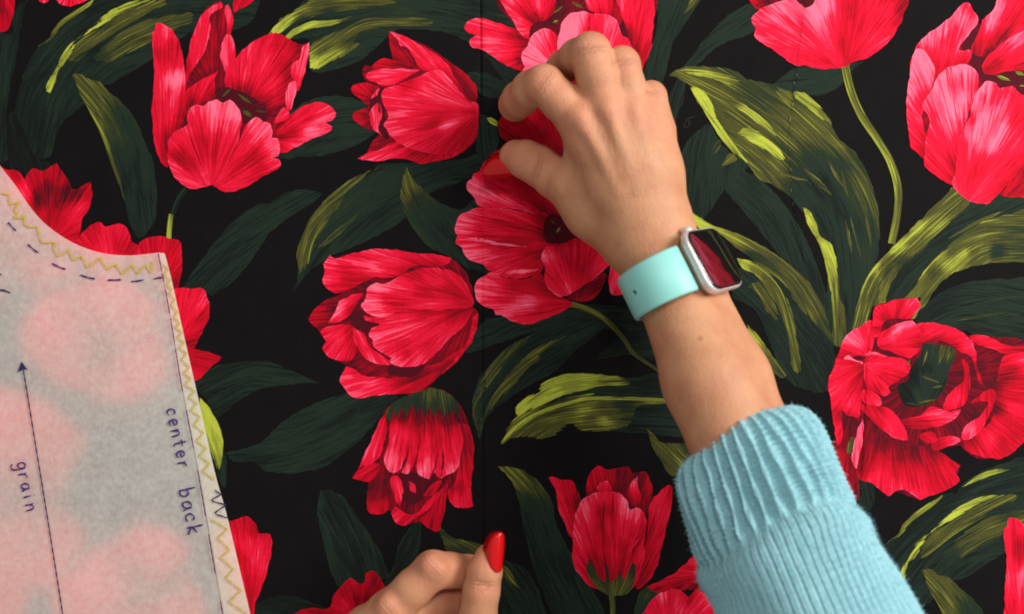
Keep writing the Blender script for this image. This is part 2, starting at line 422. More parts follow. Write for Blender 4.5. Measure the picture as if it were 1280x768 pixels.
# ---- centre, under the wrist
f = (580, 380, 3.43)
leaf(f, '10,210 60,100 130,60 460,10 600,5 700,20 800,110 700,115 600,110 520,140 480,190 300,130 150,170', '20,200 400,70 800,70', '100,130,.19 300,80,.19 500,60,.2 680,60,.15')
leaf(f, '560,240 620,180 700,115 840,130 870,250 700,220', '560,240 870,190', .13)
leaf(f, '70,585! 40,500 35,420 60,330 120,250 200,180 290,130 440,80 620,60 560,140 480,200 400,280 300,340 200,400 130,450 90,500', '65,570 100,390 280,220 620,60', '300,260,.2 400,180,.2 200,340,.2 520,110,.18')
hi(f, '68,585! 42,500 38,410 80,310 140,230 210,170 290,135! 250,180 180,250 130,320 90,390 62,460', '65,580 60,430 290,135', '60,440,.36 130,260,.42 220,180,.4')
hi(f, '70,580! 60,520 80,450 130,380 190,300 260,230 340,170 445,132! 380,172 320,222 340,225 280,272 220,342 150,412 100,472', '65,570 150,360 445,132', '80,500,.36 150,370,.4 250,260,.42 350,180,.42')
leaf(f, '400,420 520,350 700,318 880,305 960,420 980,560 760,558 620,542 560,500', '400,430 700,430 980,440', '700,350,.2 800,370,.17 800,500,.2 650,440,.22')
hi(f, '225,478! 220,440 260,400 320,375 320,355 370,315 450,298 600,300 680,315 730,330! 690,352 600,352 500,375 420,400 320,440 250,482', '225,475 400,360 720,325', '260,440,.85 380,350,.8 360,390,.82 520,315,.78 640,320,.66 640,345,.5 480,360,.7 700,335,.4')
hi(f, '160,618! 165,570 220,490 320,440 450,400 560,385 500,420 650,402 930,408 930,432 760,432 730,460 710,515 640,542 550,547 490,540 455,515 380,572 330,580 260,570 200,582', '160,610 300,490 500,440 930,420', '190,570,.46 300,530,.46 400,510,.46 250,475,.6 550,405,.55 800,418,.55 520,460,.7 600,500,.74 650,470,.5 560,532,.46 690,490,.36 680,440,.22 400,440,.34 600,440,.3 350,450,.36 550,480,.46')
hi(f, '158,600! 200,535 300,465 420,425 560,398 930,408 930,416 560,412 420,441 300,487 205,560', '160,600 300,475 560,405 930,412', '200,545,.7 420,432,.75 600,404,.75 900,412,.6')
leaf(f, '785,530! 810,555 850,595 950,598 990,640 900,740 850,680 800,600', '785,535 930,680', .42)
# ---- the leafy clump on the right
leaf((800, 0, 3), '10,300 50,150 70,60 60,-20 220,-20 190,60 130,150 110,220 80,320 60,350', '150,-20 90,150 50,340', '80,100,.22 100,200,.2 190,20,.3')
hi((800, 0, 3), '160,55! 180,25 195,-15 222,-15 205,20', '160,55 215,-15', .42)
leaf((800, 0, 3), '95,480 100,380 160,260 240,150 330,60 420,15 445,60 430,120 300,170 230,230 180,290 160,380 120,490', '110,480 200,250 440,60', '130,380,.2 250,180,.22 380,80,.23')
leaf((800, 0, 3), '500,325 560,270 600,250 750,245 845,230! 790,270 755,320 700,350 640,360 580,345', '505,320 680,300 840,235', '600,300,.22 700,290,.24')
leaf(G, '905,235 920,212 955,228 980,255 1000,285 1020,330 1036,380 1042,430 1030,460 1005,430 985,340 950,290 925,260', '915,225 970,280 1035,450', '940,250,.21 980,300,.2 1010,370,.19')
f = (830, 70, 4)
leaf(f, '60,560 90,480 140,400 220,340 270,420 340,490 420,540 370,610 290,690 220,790 150,850 100,790 80,650', '230,350 180,600 150,840', '150,500,.2 300,560,.22 200,700,.21')
hi(f, '228,505! 255,440 285,420 275,470', '228,505 285,425', .38)
hi(f, '288,555! 325,485 365,515 330,540', '290,550 350,500', .42)
# long olive leaf
leaf(G, '836,95! 848,86 868,83 915,87 935,99 965,105 990,115 1005,116 1022,130 1037,150 1047,172 1070,192 1085,220 1095,250 1099,285 1097,320 1087,348 1078,390 1072,425 1040,430 1030,390 1035,340 1022,295 1003,265 985,245 965,230 950,225 935,207 915,185 895,160 880,140 863,108 845,97', '838,95 920,140 1000,205 1050,285 1060,420', '870,95,.45 900,110,.42 940,150,.42 900,140,.42 985,190,.4 1000,160,.44 1035,165,.44 960,215,.46 925,185,.44 1015,205,.28 1030,230,.12 1005,235,.24 1045,270,.18 1060,330,.2 1075,235,.42 1090,270,.42 1085,310,.3 1060,390,.2 1030,330,.2 945,115,.34 1050,225,.3 1070,290,.2')
f = (830, 70, 4)
hi(f, '70,74! 150,64 260,84 340,104 378,126! 330,146 260,122 160,100', '70,74 220,90 380,130', '100,75,.7 200,85,.8 300,115,.7 350,125,.55')
hi(f, '130,150! 190,170 230,215 252,270 272,330 340,420 390,480 418,538! 340,480 280,410 220,310 160,220', '130,150 250,330 418,538', '170,190,.85 220,280,.82 300,400,.82 370,480,.7')
hi(f, '285,212! 370,228 450,278 525,340 562,402! 480,345 400,285', '285,212 420,270 562,402', '330,225,.5 430,280,.75 510,340,.7')
hi(f, '365,388! 420,350 500,400 570,458 612,522! 570,515 490,465', '365,385 490,420 612,522', '410,380,.66 490,425,.82 570,490,.75')
hi(f, '648,175! 700,185 770,240 838,335! 780,312 720,262 655,222', '648,185 838,335', '670,195,.75 740,240,.74 800,295,.62')
hi(f, '540,148! 600,168 642,200 642,252 600,225', '540,150 642,240', '590,180,.55 630,230,.6')
for a in ('690,560! 740,590 800,640 840,700! 780,660', '880,560! 910,640 925,720! 895,650', '560,570! 640,600 730,625! 640,615', '1000,740! 1030,850 1035,960! 1010,850', '820,520! 870,600 900,660! 850,600', '930,800! 960,900 985,1010! 955,920', '905,820! 930,900 940,1010! 915,900'):
    p = a.replace('!', '').split(); hi(f, a, p[0] + ' ' + p[2], .44)
f = (840, 230, 4)
leaf(f, '300,560 340,420 420,400 540,470 620,600 720,700 790,780 830,1000 700,1040 560,960 420,640', '340,450 560,650 800,1000', '450,500,.2 600,700,.19 560,640,.22 700,800,.17 750,950,.15')
leaf(f, '55,125! 110,150 200,205 290,235 400,280 500,340 600,410 680,490 740,590 785,700 800,790 720,700 620,600 560,500 450,420 380,360 320,320 250,260 130,215', '60,130 320,270 600,460 790,780', '100,175,.8 200,215,.78 300,255,.66 330,300,.55 430,320,.46 410,360,.3 560,420,.43 650,500,.44 720,620,.4 640,580,.4 760,720,.34 500,430,.36')
leaf(f, '325,372! 400,388 480,440 550,530 600,640 622,768 645,930 605,930 580,768 540,640 480,540 420,460 350,422', '330,390 520,540 625,920', '355,395,.8 410,420,.55 500,500,.46 580,650,.46 605,800,.42')
hi(f, '380,510! 425,490 470,520 505,580 530,640 530,702! 470,630 435,565', '400,500 530,700', '440,520,.42 490,590,.42 515,660,.38')
leaf(f, '375,705! 440,770 500,860 570,960 540,970 440,870 385,780', '380,720 560,960', '410,760,.66 480,850,.5 540,940,.42')
leaf(f, '655,120! 690,140 720,200 740,260 790,300 820,370 830,450 840,580 862,620 866,800 805,800 800,600 780,470 760,380 730,290 680,210', '660,130 760,320 810,480 835,800', '690,180,.8 730,260,.66 760,300,.82 800,380,.82 790,440,.66 815,520,.5 815,650,.42 850,700,.4')
f = (1040, 230, 4)
leaf(f, '225,610 330,420 480,300 680,100 800,50 1000,40 1000,210 800,250 600,350 480,450 400,590 300,620', '260,600 480,350 1000,90', '400,450,.19 600,280,.2 800,120,.22')
hi(f, '578,277! 680,208 780,158 862,133! 780,178 680,228', '580,277 860,135', .44)
leaf(f, '95,730! 130,580 160,500 190,440 280,340 400,220 480,140 590,30 600,20 650,50 690,95 600,180 560,220 480,300 400,370 330,420 270,500 240,600 200,620 180,690 150,740', '110,720 200,460 420,240 640,50', '140,600,.42 170,500,.52 220,430,.78 320,320,.82 420,215,.76 520,130,.46 620,70,.42 530,190,.6 600,130,.44 440,290,.42 340,390,.28 270,430,.3 230,520,.4 190,560,.34 150,680,.42 280,400,.4')
leaf(f, '232,605! 248,500 300,435 368,385! 330,440 290,505 262,595', '240,600 300,460 365,390', '260,540,.6 310,440,.44 245,590,.62')
leaf(f, '355,575! 420,500 470,420 560,330 640,260 760,190 860,160 1000,135 1000,370 900,390 760,402 680,422 600,452 540,502 480,582 420,672 388,668 430,600 440,570 400,582', '380,600 560,390 760,265 1000,250', '400,540,.55 450,450,.74 550,340,.7 650,280,.46 800,220,.42 900,180,.42 660,350,.8 580,400,.74 500,450,.3 730,325,.6 830,330,.24 900,350,.42 720,395,.42 520,510,.55 600,330,.36 470,560,.45 440,640,.66 700,310,.36 880,270,.36')
leaf(f, '430,640 520,560 620,510 760,480 880,475 1000,495 1000,790 800,770 700,750 560,710 430,700', '430,660 650,570 1000,620', '550,600,.19 750,560,.23 900,600,.2 700,680,.2')
for a in ('560,630! 700,580 900,560 990,565! 800,585', '600,690! 760,650 900,645 990,655! 780,668'):
    p = a.replace('!', '').split(); hi(f, a, p[0] + ' ' + p[2], .3)
# ---- lower right: the print repeats
leaf((1040, 450, 4), '130,575 200,620 218,680 170,790 140,760', '140,590 180,760', .2)
leaf((1090, 576, 4), '300,330 400,200 440,130 520,70 640,20 790,-10 790,220 640,240 500,200', '300,330 480,150 790,60', '500,150,.19 700,80,.2')
corner_leaves((1061, 619))
hi((1090, 576, 4), '450,132! 540,70 620,43 692,44! 640,62 560,88 500,112', '450,130 560,70 692,44', '500,100,.66 600,58,.76 680,46,.6')

# ---- stems: strips along a line
def stem(pts, w0, w1, tones, off=(0, 0)):
    ax = smooth_loop([(p[0], p[1], False) for p in pts], 4, closed=False)
    d = np.gradient(ax, axis=0); d /= np.linalg.norm(d, axis=1)[:, None]; nrm = np.stack([-d[:, 1], d[:, 0]], 1)
    w = np.linspace(w0, w1, len(ax))[:, None] / 2
    loop = np.concatenate([ax + nrm * w, (ax - nrm * w)[::-1]]) + np.array(off)
    v, fc = fill(loop, 4.0); ZL[0] += 0.000003
    me = mesh('printed_stem', np.stack([(v[:, 0]-640)*S, (384-v[:, 1])*S, relief(v[:, 0], v[:, 1]) + ZL[0]], 1), fc)
    fl = flow_axis(v, [(p[0] + off[0], p[1] + off[1]) for p in pts]); SEED[0] += 1
    t = np.interp(fl[:, 1] / max(1, fl[:, 1].max()), np.linspace(0, 1, len(tones)), tones) - 0.016 * fl[:, 0] * (12 / max(w0, w1))
    attr(me, 'rim', np.full(len(v), 8.0)); attr(me, 'tone', t); attr(me, 'flow', np.concatenate([fl, np.full((len(v), 1), SEED[0] * 1.37)], 1), 'FLOAT_VECTOR')
    return link('printed_stem', me, M['green'], fabric)
stem([(233, 236), (222, 252), (215, 272)], 7, 6, [.2, .2])
stem([(214, 268), (212, 285), (211, 302)], 6, 6, [.6, .72])
stem([(714, 380), (735, 387), (757, 400), (778, 422), (790, 440), (806, 452), (830, 468)], 8, 4, [.55, .55, .42, .4, .42])
stem([(1056, 82), (1064, 115), (1077, 145), (1097, 175), (1113, 203), (1122, 235), (1121, 268), (1114, 305)], 10, 9, [.55, .55, .6, .6, .55, .6])
stem([(764, 738), (766, 755), (767, 790)], 7, 7, [.4, .42])

# ================================================================== printed tulips
ZT = [0.00038]
TUL = [None, 0]
def tulip(base=0.0):
    TUL[0] = empty('printed_tulip', fabric); TUL[1] = ZT[0] + base; return TUL[0]
def pet(fr, outline, flow, tones, off=(0, 0), mat='red', name='petal'):
    TUL[1] += 0.000005
    return sheet(name, fr, outline, flow, tones, TUL[1], mat, TUL[0], off)
def cup(fr, outline, flow, tones, off=(0, 0)): return pet(fr, outline, flow, tones, off, 'green', 'green_base')
def stamen(fr, a, b, off=(0, 0), w=7, t=.5):
    (x0, y0), (x1, y1) = a, b; d = math.hypot(x1-x0, y1-y0); nx, ny = -(y1-y0)/d*w, (x1-x0)/d*w
    mx, my = x0*.5+x1*.5, y0*.5+y1*.5
    pet(fr, f'{x0},{y0}! {mx+nx},{my+ny} {x1},{y1}! {mx-nx},{my-ny}', f'{x0},{y0} {x1},{y1}', t, off, 'green', 'stamen')

def tulip_a(off):
    tulip(); f = (180, 0, 4)
    P = lambda *a: pet(f, *a, off=off)
    P('100,650 205,420 240,300 440,300 560,420 700,480 720,640 680,760 500,900 200,900 110,800', '300,900', .33)
    P('205,430 215,330 235,220 265,120 310,50 350,18 380,10! 398,50! 415,25 440,60 447,110 435,180 455,230 460,320 450,440 400,470 300,500 220,480', '370,520', '330,300,.36 380,100,.4 370,250,.37 300,420,.34 260,450,.36')
    P('205,430! 215,300 245,180 290,80 350,25 382,12! 390,40 330,80 335,150 320,210 300,270 260,330 225,390', '240,600', '290,150,.58 340,40,.6 250,260,.56 230,350,.48 310,200,.62')
    P('405,55 420,25 440,60 447,110 435,165 425,182! 412,120', '430,300', '430,60,.62 425,150,.55')
    P('400,190 430,172 450,215 460,300 452,440 412,445 405,350 385,280', '430,620', '420,230,.6 430,330,.62 430,410,.5')
    P('455,310 520,230 610,175 660,165! 700,185 760,215 780,225! 825,215! 825,270 800,370 760,470 735,550 700,590 640,640 540,560 450,480', '470,600', '540,250,.56 620,200,.5 640,300,.56 700,340,.38 640,420,.57 520,360,.54 760,260,.36 680,230,.38 500,480,.36 580,520,.36 680,480,.5 700,250,.56 640,560,.36')
    P('825,218! 820,290 800,380 770,460 760,420 735,370 745,320 785,290 790,240', '720,600', '800,290,.6 760,360,.62 780,400,.58')
    P('735,550! 715,545 708,480 730,420 760,405 765,440 750,500', '720,620', .68)
    P('640,640 740,570 800,530 870,512 930,530 960,570 945,600 905,615! 935,625 940,650 900,675 830,700 760,740 700,765 660,740', '630,700', '880,560,.58 900,645,.6 760,600,.55 760,660,.36 830,650,.78 700,690,.3 680,620,.36 820,600,.42 740,730,.58 850,680,.66')
    P('650,620 670,580 700,545 725,560 725,590 690,610', '640,640', .58)
    P('40,170 58,155! 65,120 95,118 140,150 180,210 195,290 208,400 212,540 190,640 150,720 125,780 120,840 90,815 60,740 42,620 40,540 50,420 52,320', '110,900', '90,150,.58 120,240,.36 75,220,.56 80,330,.55 150,400,.78 120,480,.57 70,560,.5 100,700,.38 60,700,.5 185,600,.4 170,520,.56 120,600,.5 180,300,.5 105,300,.4')
    P('212,470 260,420 320,385 375,355! 352,400 365,470 360,500 300,510 230,560 212,580', '220,620', '320,410,.55 280,470,.52 240,530,.36 340,480,.4')
    P('370,440 460,450 560,500 620,560 600,620 500,620 480,560 440,510 380,520 360,480', '450,560', '400,470,.12 500,520,.05 580,560,.15')
    stamen(f, (392, 485), (436, 446), off, 9, .5); stamen(f, (462, 468), (545, 525), off, 7, .46); stamen(f, (492, 550), (540, 585), off, 8, .46); stamen(f, (560, 556), (606, 562), off, 4, .5)
    f2 = (180, 80, 4)
    pet(f2, '500,330 530,290 570,270 600,290 630,300 648,340 640,370 670,375 682,410 675,460 640,470! 680,480 686,510 665,532! 600,560 520,610 430,640 380,630 340,600 400,540 440,460', '340,640', '560,310,.66 600,350,.68 640,400,.72 540,460,.38 580,510,.36 480,400,.55 420,610,.6 650,490,.55 400,570,.62 480,520,.42 520,370,.56 470,560,.45', off)
    pet(f2, '120,400 130,370 170,330 222,305 215,280 230,225 265,205 300,212 320,190 345,190 370,180 400,195 430,182 460,210 485,250 492,290 482,330 470,400 420,500 400,560 340,602 250,625 200,610 150,560 125,490', '335,640', '330,230,.7 430,230,.72 400,210,.72 260,240,.58 300,400,.38 240,400,.38 200,340,.56 180,470,.3 140,400,.56 380,370,.45 350,300,.62 440,330,.58 300,560,.62 330,520,.55 220,600,.58 260,480,.38 420,440,.48 330,450,.42 240,300,.52 150,520,.55', off)

tulip_a((0, 0)); tulip_a((1064, 618))

# upright-lying bud near the upper centre
tulip(); f = (400, 20, 4); P = lambda *a: pet(f, *a)
P('345,75! 390,90 480,130 580,180 660,240 730,290 770,340 788,400 780,440 790,500 785,580 740,650 680,700 600,725 500,735 420,715 350,715 280,730 190,715! 235,680 262,630 300,590 270,575 220,560 170,515! 165,490 215,465 240,460 230,430 190,405 160,380 165,350 215,335 235,335 212,290 225,245 255,255 290,225 340,215 370,220 350,160 345,110', '800,450', .36)
P('345,80! 385,115 405,150 425,150 450,190 490,262! 420,238 370,222 350,150', '500,290', .38)
P('345,78! 400,92 480,135 560,180 640,240 670,300 720,380 742,425! 650,332 560,282 510,267 465,205 440,160 425,150 405,150 385,115', '780,470', '420,130,.6 500,180,.56 600,230,.57 560,260,.6 660,310,.52 700,370,.5 620,200,.45')
P('255,255 290,225 340,215 420,235 480,262 380,262 290,270', '520,280', '300,245,.42 400,250,.34')
P('232,290 290,270 400,265 505,268! 470,290 400,330 340,356 280,335 240,320', '560,290', '280,300,.6 350,320,.6 420,285,.57')
P('160,380 165,350 215,335 260,345 300,370 260,440 240,450 190,405', '300,430', '190,370,.42 250,380,.38')
P('165,515! 170,485 215,465 240,480 252,560 220,560', '280,500', '190,500,.42 230,520,.36')
P('262,395 320,360 310,430 330,470 320,545 345,610 305,600 260,540 245,480', '300,700', .04)
P('245,480 270,450 300,440 312,500 292,560 312,602! 275,572 250,520', '290,700', '270,480,.6 280,540,.6')
P('255,415! 270,385 298,362! 285,395', '280,300', .7)
P('190,715! 240,690 300,665 370,630 420,640 520,690 640,690 740,640 787,580 770,630 680,700 600,725 500,735 420,715 350,715 280,730', '800,470', '300,695,.56 260,700,.56 400,665,.56 420,700,.42 600,710,.5 500,710,.4 680,680,.55 740,640,.48')
P('310,380 340,360 430,330 500,300 545,280 600,275 650,320 700,380 745,430 787,440 787,560 740,640 640,690 540,690 420,650 370,620 340,580 320,545 340,500 330,470 310,430', '800,475', '350,390,.6 450,400,.57 430,350,.38 600,310,.62 400,480,.6 370,560,.62 560,550,.36 500,520,.5 640,545,.68 700,500,.52 750,480,.38 600,630,.42 500,620,.5 480,440,.54 650,400,.57 720,600,.38 680,590,.38 600,360,.6 540,380,.58 430,600,.56 650,470,.5')
stamen(f, (292, 430), (302, 510), w=5, t=.2)

# broad open tulip, centre left
tulip(0.00005); f = (380, 300, 4)
P('95,120! 130,75! 150,90 240,70 330,50 430,48 540,65 660,75 740,95 800,150 835,220 842,290 840,330 868,360 865,430 830,520 770,600 690,670 600,745 560,765 430,770 340,780 250,790 205,745 180,700 210,630 130,590 95,540 110,510 80,460 45,425 22,395 50,350 100,310 170,280 200,258 150,262 100,230 92,190 105,160', '850,330', '700,200,.37 60,380,.36 820,420,.4 700,600,.38 250,300,.33')
P('95,120! 130,75! 150,92 240,70 330,50 430,48 540,65 660,75 740,95 690,130 560,130 470,180 400,190 350,190 300,210 200,258 150,262 100,230 92,190 105,160', '800,220', '130,190,.57 160,110,.56 270,100,.57 340,140,.68 420,100,.57 520,90,.5 640,95,.5 240,190,.38 300,195,.37 450,165,.5 200,140,.42 280,160,.5')
P('118,415! 150,370 180,310 240,275 300,262! 280,300 240,360 200,400 150,417', '320,240', '150,390,.66 180,350,.66 240,310,.5 240,350,.42')
P('80,460 130,430 200,425 240,430 245,490 270,540 230,602 130,590 95,540 112,510!', '280,400', '120,460,.58 180,490,.55 220,460,.4 150,570,.6 120,530,.4 200,540,.48 180,440,.5')
P('240,370 290,350 310,400 355,420 325,470 345,512 330,495 290,455 245,430', '300,420', .05)
P('210,630! 260,650 300,680 440,690 540,685 600,640 700,600 810,530 770,600 690,670 600,745 560,765 430,770 340,780 250,790 205,745 180,700', '760,600', '230,690,.58 300,730,.6 260,765,.62 400,720,.52 480,735,.4 600,700,.38 700,640,.38 350,760,.57 260,670,.42')
P('425,640 440,625 540,630 605,632 540,685 430,672', '500,500', .06)
P('245,430! 260,450 300,470 330,530 390,580 442,612! 420,626 360,620 310,592 270,540 250,490', '220,380', '290,500,.58 350,590,.62 270,460,.55 300,540,.5')
P('300,380 340,385 460,370 560,350 680,350 835,335 800,430 720,500 640,590 560,632 480,632 430,612 440,590 400,572 350,532 345,500 325,480 340,440 380,425 350,415 310,400', '850,330', '360,470,.68 430,420,.66 500,405,.62 420,530,.56 560,450,.57 660,410,.52 750,390,.38 470,605,.7 560,600,.6 690,510,.57 500,560,.38 620,520,.45 340,400,.57 780,350,.37 600,390,.5')
P('320,240 360,215 420,215 480,180 600,140 720,150 800,200 842,290 840,332 760,345 660,352 540,347 450,372 380,387 330,375 285,335 300,310 310,280', '860,320', '360,240,.7 410,240,.66 330,340,.72 370,350,.66 560,180,.37 660,190,.6 500,240,.56 430,300,.4 480,345,.38 600,270,.42 620,320,.55 740,250,.38 800,300,.37 480,280,.5 560,300,.5 650,170,.45')
P('845,395! 868,365 865,430 830,520 770,600 690,672! 760,590 820,500', '700,300', '850,430,.5 780,580,.45')

# hanging bud with an olive top
tulip(0.00012); f = (400, 470, 4)
P('320,190 360,140 430,100 500,75 560,60 620,75 670,110 720,180 750,260 768,340 765,450 755,560 770,655! 690,660 650,630 640,590 625,640 600,768 580,778 540,760 500,730 440,740 400,745 370,720 355,670 310,690 255,690 240,660 230,640! 245,550 240,530 160,510! 190,470 220,400 270,290', '540,-300', .35)
P('245,540 290,500 330,560 347,660 310,690 255,690 235,650', '330,400', '280,600,.25 260,670,.42 310,560,.15 320,660,.38')
P('690,250 740,250 768,340 765,450 755,560 770,655! 690,660 650,630 640,580 670,540 690,470 715,350', '700,100', '740,350,.38 700,500,.55 660,610,.6 720,630,.52 745,500,.42 690,560,.3 750,620,.5 680,640,.58')
P('380,490 470,480 560,520 640,500 600,560 540,600 470,640 420,620 400,550', '500,400', .12)
P('350,510 390,500 415,560 410,620 402,657! 370,600', '350,400', '380,540,.57 400,600,.57 365,580,.38')
P('440,520! 475,545 482,587! 455,572', '430,480', .6)
P('520,600 560,540 610,520 580,580 540,600', '620,480', .5)
P('360,680 380,650 420,680 480,690 540,620 600,570 622,560 560,650 480,710 440,740 400,745 370,720', '700,400', '380,700,.58 440,720,.42 500,680,.55 560,620,.52 400,690,.45')
P('500,722! 560,660 622,560 642,510 627,640 600,768 580,778 540,760', '640,400', '570,720,.38 600,620,.42')
P('320,190! 335,210 330,300 300,400 250,445 210,450 190,470! 220,400 270,290', '350,100', '270,370,.58 230,430,.6 310,270,.5 300,330,.55')
P('160,510! 190,475 240,445 300,440 290,490 240,530', '330,420', '200,490,.4 260,460,.42')
P('320,400 340,350 350,250 380,200 450,150 560,130 650,160 700,250 715,330 700,420 690,460 640,495 600,512 575,480! 545,516 520,505 490,495 485,460 472,440! 440,490 410,480 402,468! 370,488 335,465', '540,-350', '360,440,.7 430,465,.7 520,470,.74 550,495,.74 650,470,.68 430,340,.57 540,340,.56 650,340,.5 440,220,.4 560,220,.38 640,220,.36 690,300,.42 380,280,.56 480,420,.55 600,430,.6 500,170,.15 600,170,.12 420,180,.2 680,200,.25')
for a in ('472,445! 492,330 500,240! 500,340 482,450', '400,470! 430,400 450,340! 440,410 410,478', '545,515! 575,440 590,360! 582,450 555,512', '600,505! 612,420 608,330! 620,420 610,500'): P(a, '540,-350', .28)
cup(f, '330,195 360,140 430,100 500,75 560,60 620,75 670,110 695,160 690,200! 665,165 655,225! 640,170 615,215! 600,165 570,200! 550,160 525,205! 505,155 480,190! 460,150 430,210! 415,160 385,205! 375,165 350,235!', '540,-350', '400,130,.3 540,90,.44 640,110,.42 480,150,.26 580,150,.3 680,160,.3 350,180,.32')

# open tulip under the pinching hand
tulip(); f = (560, 170, 4)
P('255,-80 258,-20 280,20 340,40 460,90 560,130 560,-110 400,-130 300,-120', '600,200', '300,-30,.36 400,-40,.42 350,10,.34 470,20,.33')
P('155,175 190,120 230,85 320,50 460,90 560,250 540,440 450,405 400,385 300,362 160,352 130,310 95,270 95,230 120,215 130,190', '600,480', '120,250,.68 200,290,.66 150,300,.68 300,320,.68 390,370,.66 260,200,.38 400,250,.36 190,170,.42 280,270,.45 350,300,.5 450,340,.34')
P('145,360 90,385 60,400 40,440 35,470 52,500! 35,530 70,560 75,590 110,620 170,640 210,675 260,700 340,715 420,705 462,690 485,640 560,560 520,400 420,390 300,365', '620,520', '80,430,.68 70,480,.66 120,520,.66 60,540,.68 200,420,.5 250,450,.42 350,470,.37 430,480,.36 180,600,.64 120,590,.68 300,550,.46 240,650,.66 420,590,.4 440,660,.5 330,690,.68 230,530,.58 360,630,.5 160,460,.56')
for a in ('40,520! 160,512 250,535 400,555! 250,548 150,525', '260,690! 330,672 420,668 465,662! 420,684 330,690'):  P(a, '620,520', .72)
f = (560, 260, 4)
P('135,395 150,360 190,335 215,320 300,350 400,355 462,325 500,400 560,440 625,470 620,490 520,540 440,570 390,583 330,572 280,545 240,536 225,505 190,495 150,470 135,430', '680,480', '160,410,.7 220,390,.6 340,395,.37 420,400,.37 400,470,.7 330,490,.68 290,440,.45 480,500,.45 270,525,.64 380,565,.55 560,480,.5 210,470,.57 500,450,.42')
P('620,430 700,380 780,320 792,340 770,400 720,460 650,466 590,450', '650,470', .33)
P('470,230 490,200 560,185 580,165 640,150 700,180 760,220 812,270 760,330 690,385 620,425 560,446 500,400 480,350 485,300 465,260', '630,480', '495,240,.66 560,200,.6 600,260,.44 540,330,.46 650,330,.44 700,270,.42 620,410,.58 760,300,.57 620,180,.5 500,300,.5 700,220,.4 570,420,.55')
P('805,330 820,280 855,300 890,420 860,440 815,432 805,390', '850,200', '830,350,.57 830,410,.6')
f = (560, 170, 4)
P('495,405 540,395 640,500 560,540 490,530 478,470', '540,470', .03)
stamen(f, (508, 415), (540, 445), w=7, t=.5); stamen(f, (540, 490), (562, 455), w=7, t=.62); stamen(f, (505, 470), (530, 500), w=9, t=.3)

# tulip at the top, behind the fingers
tulip(); f = (570, 0, 3.692)
P('210,-20 900,-20 905,120 860,320 760,400 360,360 330,180', '450,120', '450,100,.08 600,20,.3 760,120,.12 800,300,.3')
P('35,130 60,95 110,82 180,105 260,130 330,170 370,200 330,322 250,310 180,270 130,235 75,220 62,190 97,165! 50,145', '440,220', '90,120,.56 150,200,.68 200,150,.56 270,170,.42 310,270,.37 200,240,.57 300,200,.34 120,200,.58 250,230,.5 240,290,.55')
P('210,-20 440,-20 460,40 420,90 350,115 335,182! 290,150 260,90 230,50', '400,140', '245,20,.66 280,100,.64 300,150,.6 310,40,.44 370,30,.6 430,20,.42 380,95,.08 340,90,.3')
P('600,-20 775,-20 765,100 740,125 640,60 605,40', '700,200', '640,10,.58 700,30,.5 730,60,.38')
P('750,-20 905,-20 908,120 895,240 860,320 832,365 800,280 790,150 760,60', '800,400', '800,30,.58 870,100,.46 850,240,.38 790,90,.56 775,140,.2 880,40,.5')
P('305,240 330,215 340,180 370,145 420,135 460,160 482,200 460,280 440,350 330,362 305,330 322,310! 305,280', '480,330', '350,240,.74 400,180,.72 450,180,.6 370,300,.72 420,220,.58 330,345,.6 400,270,.66')
P('478,150 490,100 530,60 560,58 590,50 615,60 690,65 740,95 765,160 800,190 828,300 700,340 500,310 468,220', '640,420', '540,110,.84 500,140,.84 600,80,.8 625,90,.56 660,100,.58 690,100,.66 620,150,.46 740,150,.57 800,230,.58 600,140,.76 720,180,.55')
P('614,62! 620,100 616,180 606,200 610,110', '640,420', .38)
stamen(f, (452, 62), (496, 26), w=6, t=.5); stamen(f, (532, 10), (584, 36), w=6, t=.5); stamen(f, (446, 106), (476, 96), w=6, t=.55)

# tulip cut by the top edge
tulip(); f = (920, 0, 4)
P('60,-20 200,-20 260,30 160,48 115,52 85,30', '200,60', '100,20,.4 180,10,.2')
P('160,-20 420,-20 395,45 340,45 300,0', '350,60', .05)
P('75,110 85,80 120,50 200,15 260,-10 290,-5 330,25 350,42 385,20 400,-20 845,-20 835,80 800,160 740,230 670,285 590,310 530,340 420,345 340,330 300,332 200,260 120,210 90,180 97,150', '540,360', '130,110,.57 230,50,.72 290,30,.7 200,150,.57 430,30,.78 390,80,.74 330,120,.58 260,100,.58 300,240,.57 430,200,.56 540,250,.38 560,150,.44 580,60,.38 650,60,.5 620,200,.46 750,60,.52 450,310,.42 720,180,.52 832,50,.28 560,325,.37 380,280,.5 680,120,.45 480,120,.56')

# big tulip at the upper right
tulip(); f = (1100, 0, 5.333)
P('240,360 300,300 560,60 700,200 800,-20 1090,-20 1090,1040 900,1180 660,1330 500,1220 320,1080 230,980 200,800 200,560', '640,520', '700,450,.1 900,500,.1 400,600,.4 500,1000,.4 800,900,.4')
P('680,140! 760,60 800,-20 1090,-20 1090,250 850,400 700,390 600,345 640,250', '620,500', '740,150,.7 800,50,.72 900,60,.4 870,20,.56 800,230,.37 930,230,.7 800,320,.5 900,330,.5 700,400,.2 1000,100,.38 700,300,.37 850,120,.38')
P('700,400 800,300 930,220 1090,160 1090,470 900,470 760,500 680,480', '650,520', '900,260,.68 830,330,.52 980,230,.64 900,380,.5 1000,350,.56 760,440,.3 950,440,.37')
P('230,340 260,280 360,200 470,110 550,25 590,20 612,60 645,110 648,160 560,270 520,340 600,340 600,400 560,440 400,500 350,560 330,620 220,580 200,440', '350,800', '330,260,.74 420,190,.72 500,100,.7 585,60,.54 420,330,.52 500,230,.5 560,380,.48 610,200,.7 560,290,.74 460,280,.5 380,430,.5 640,140,.66')
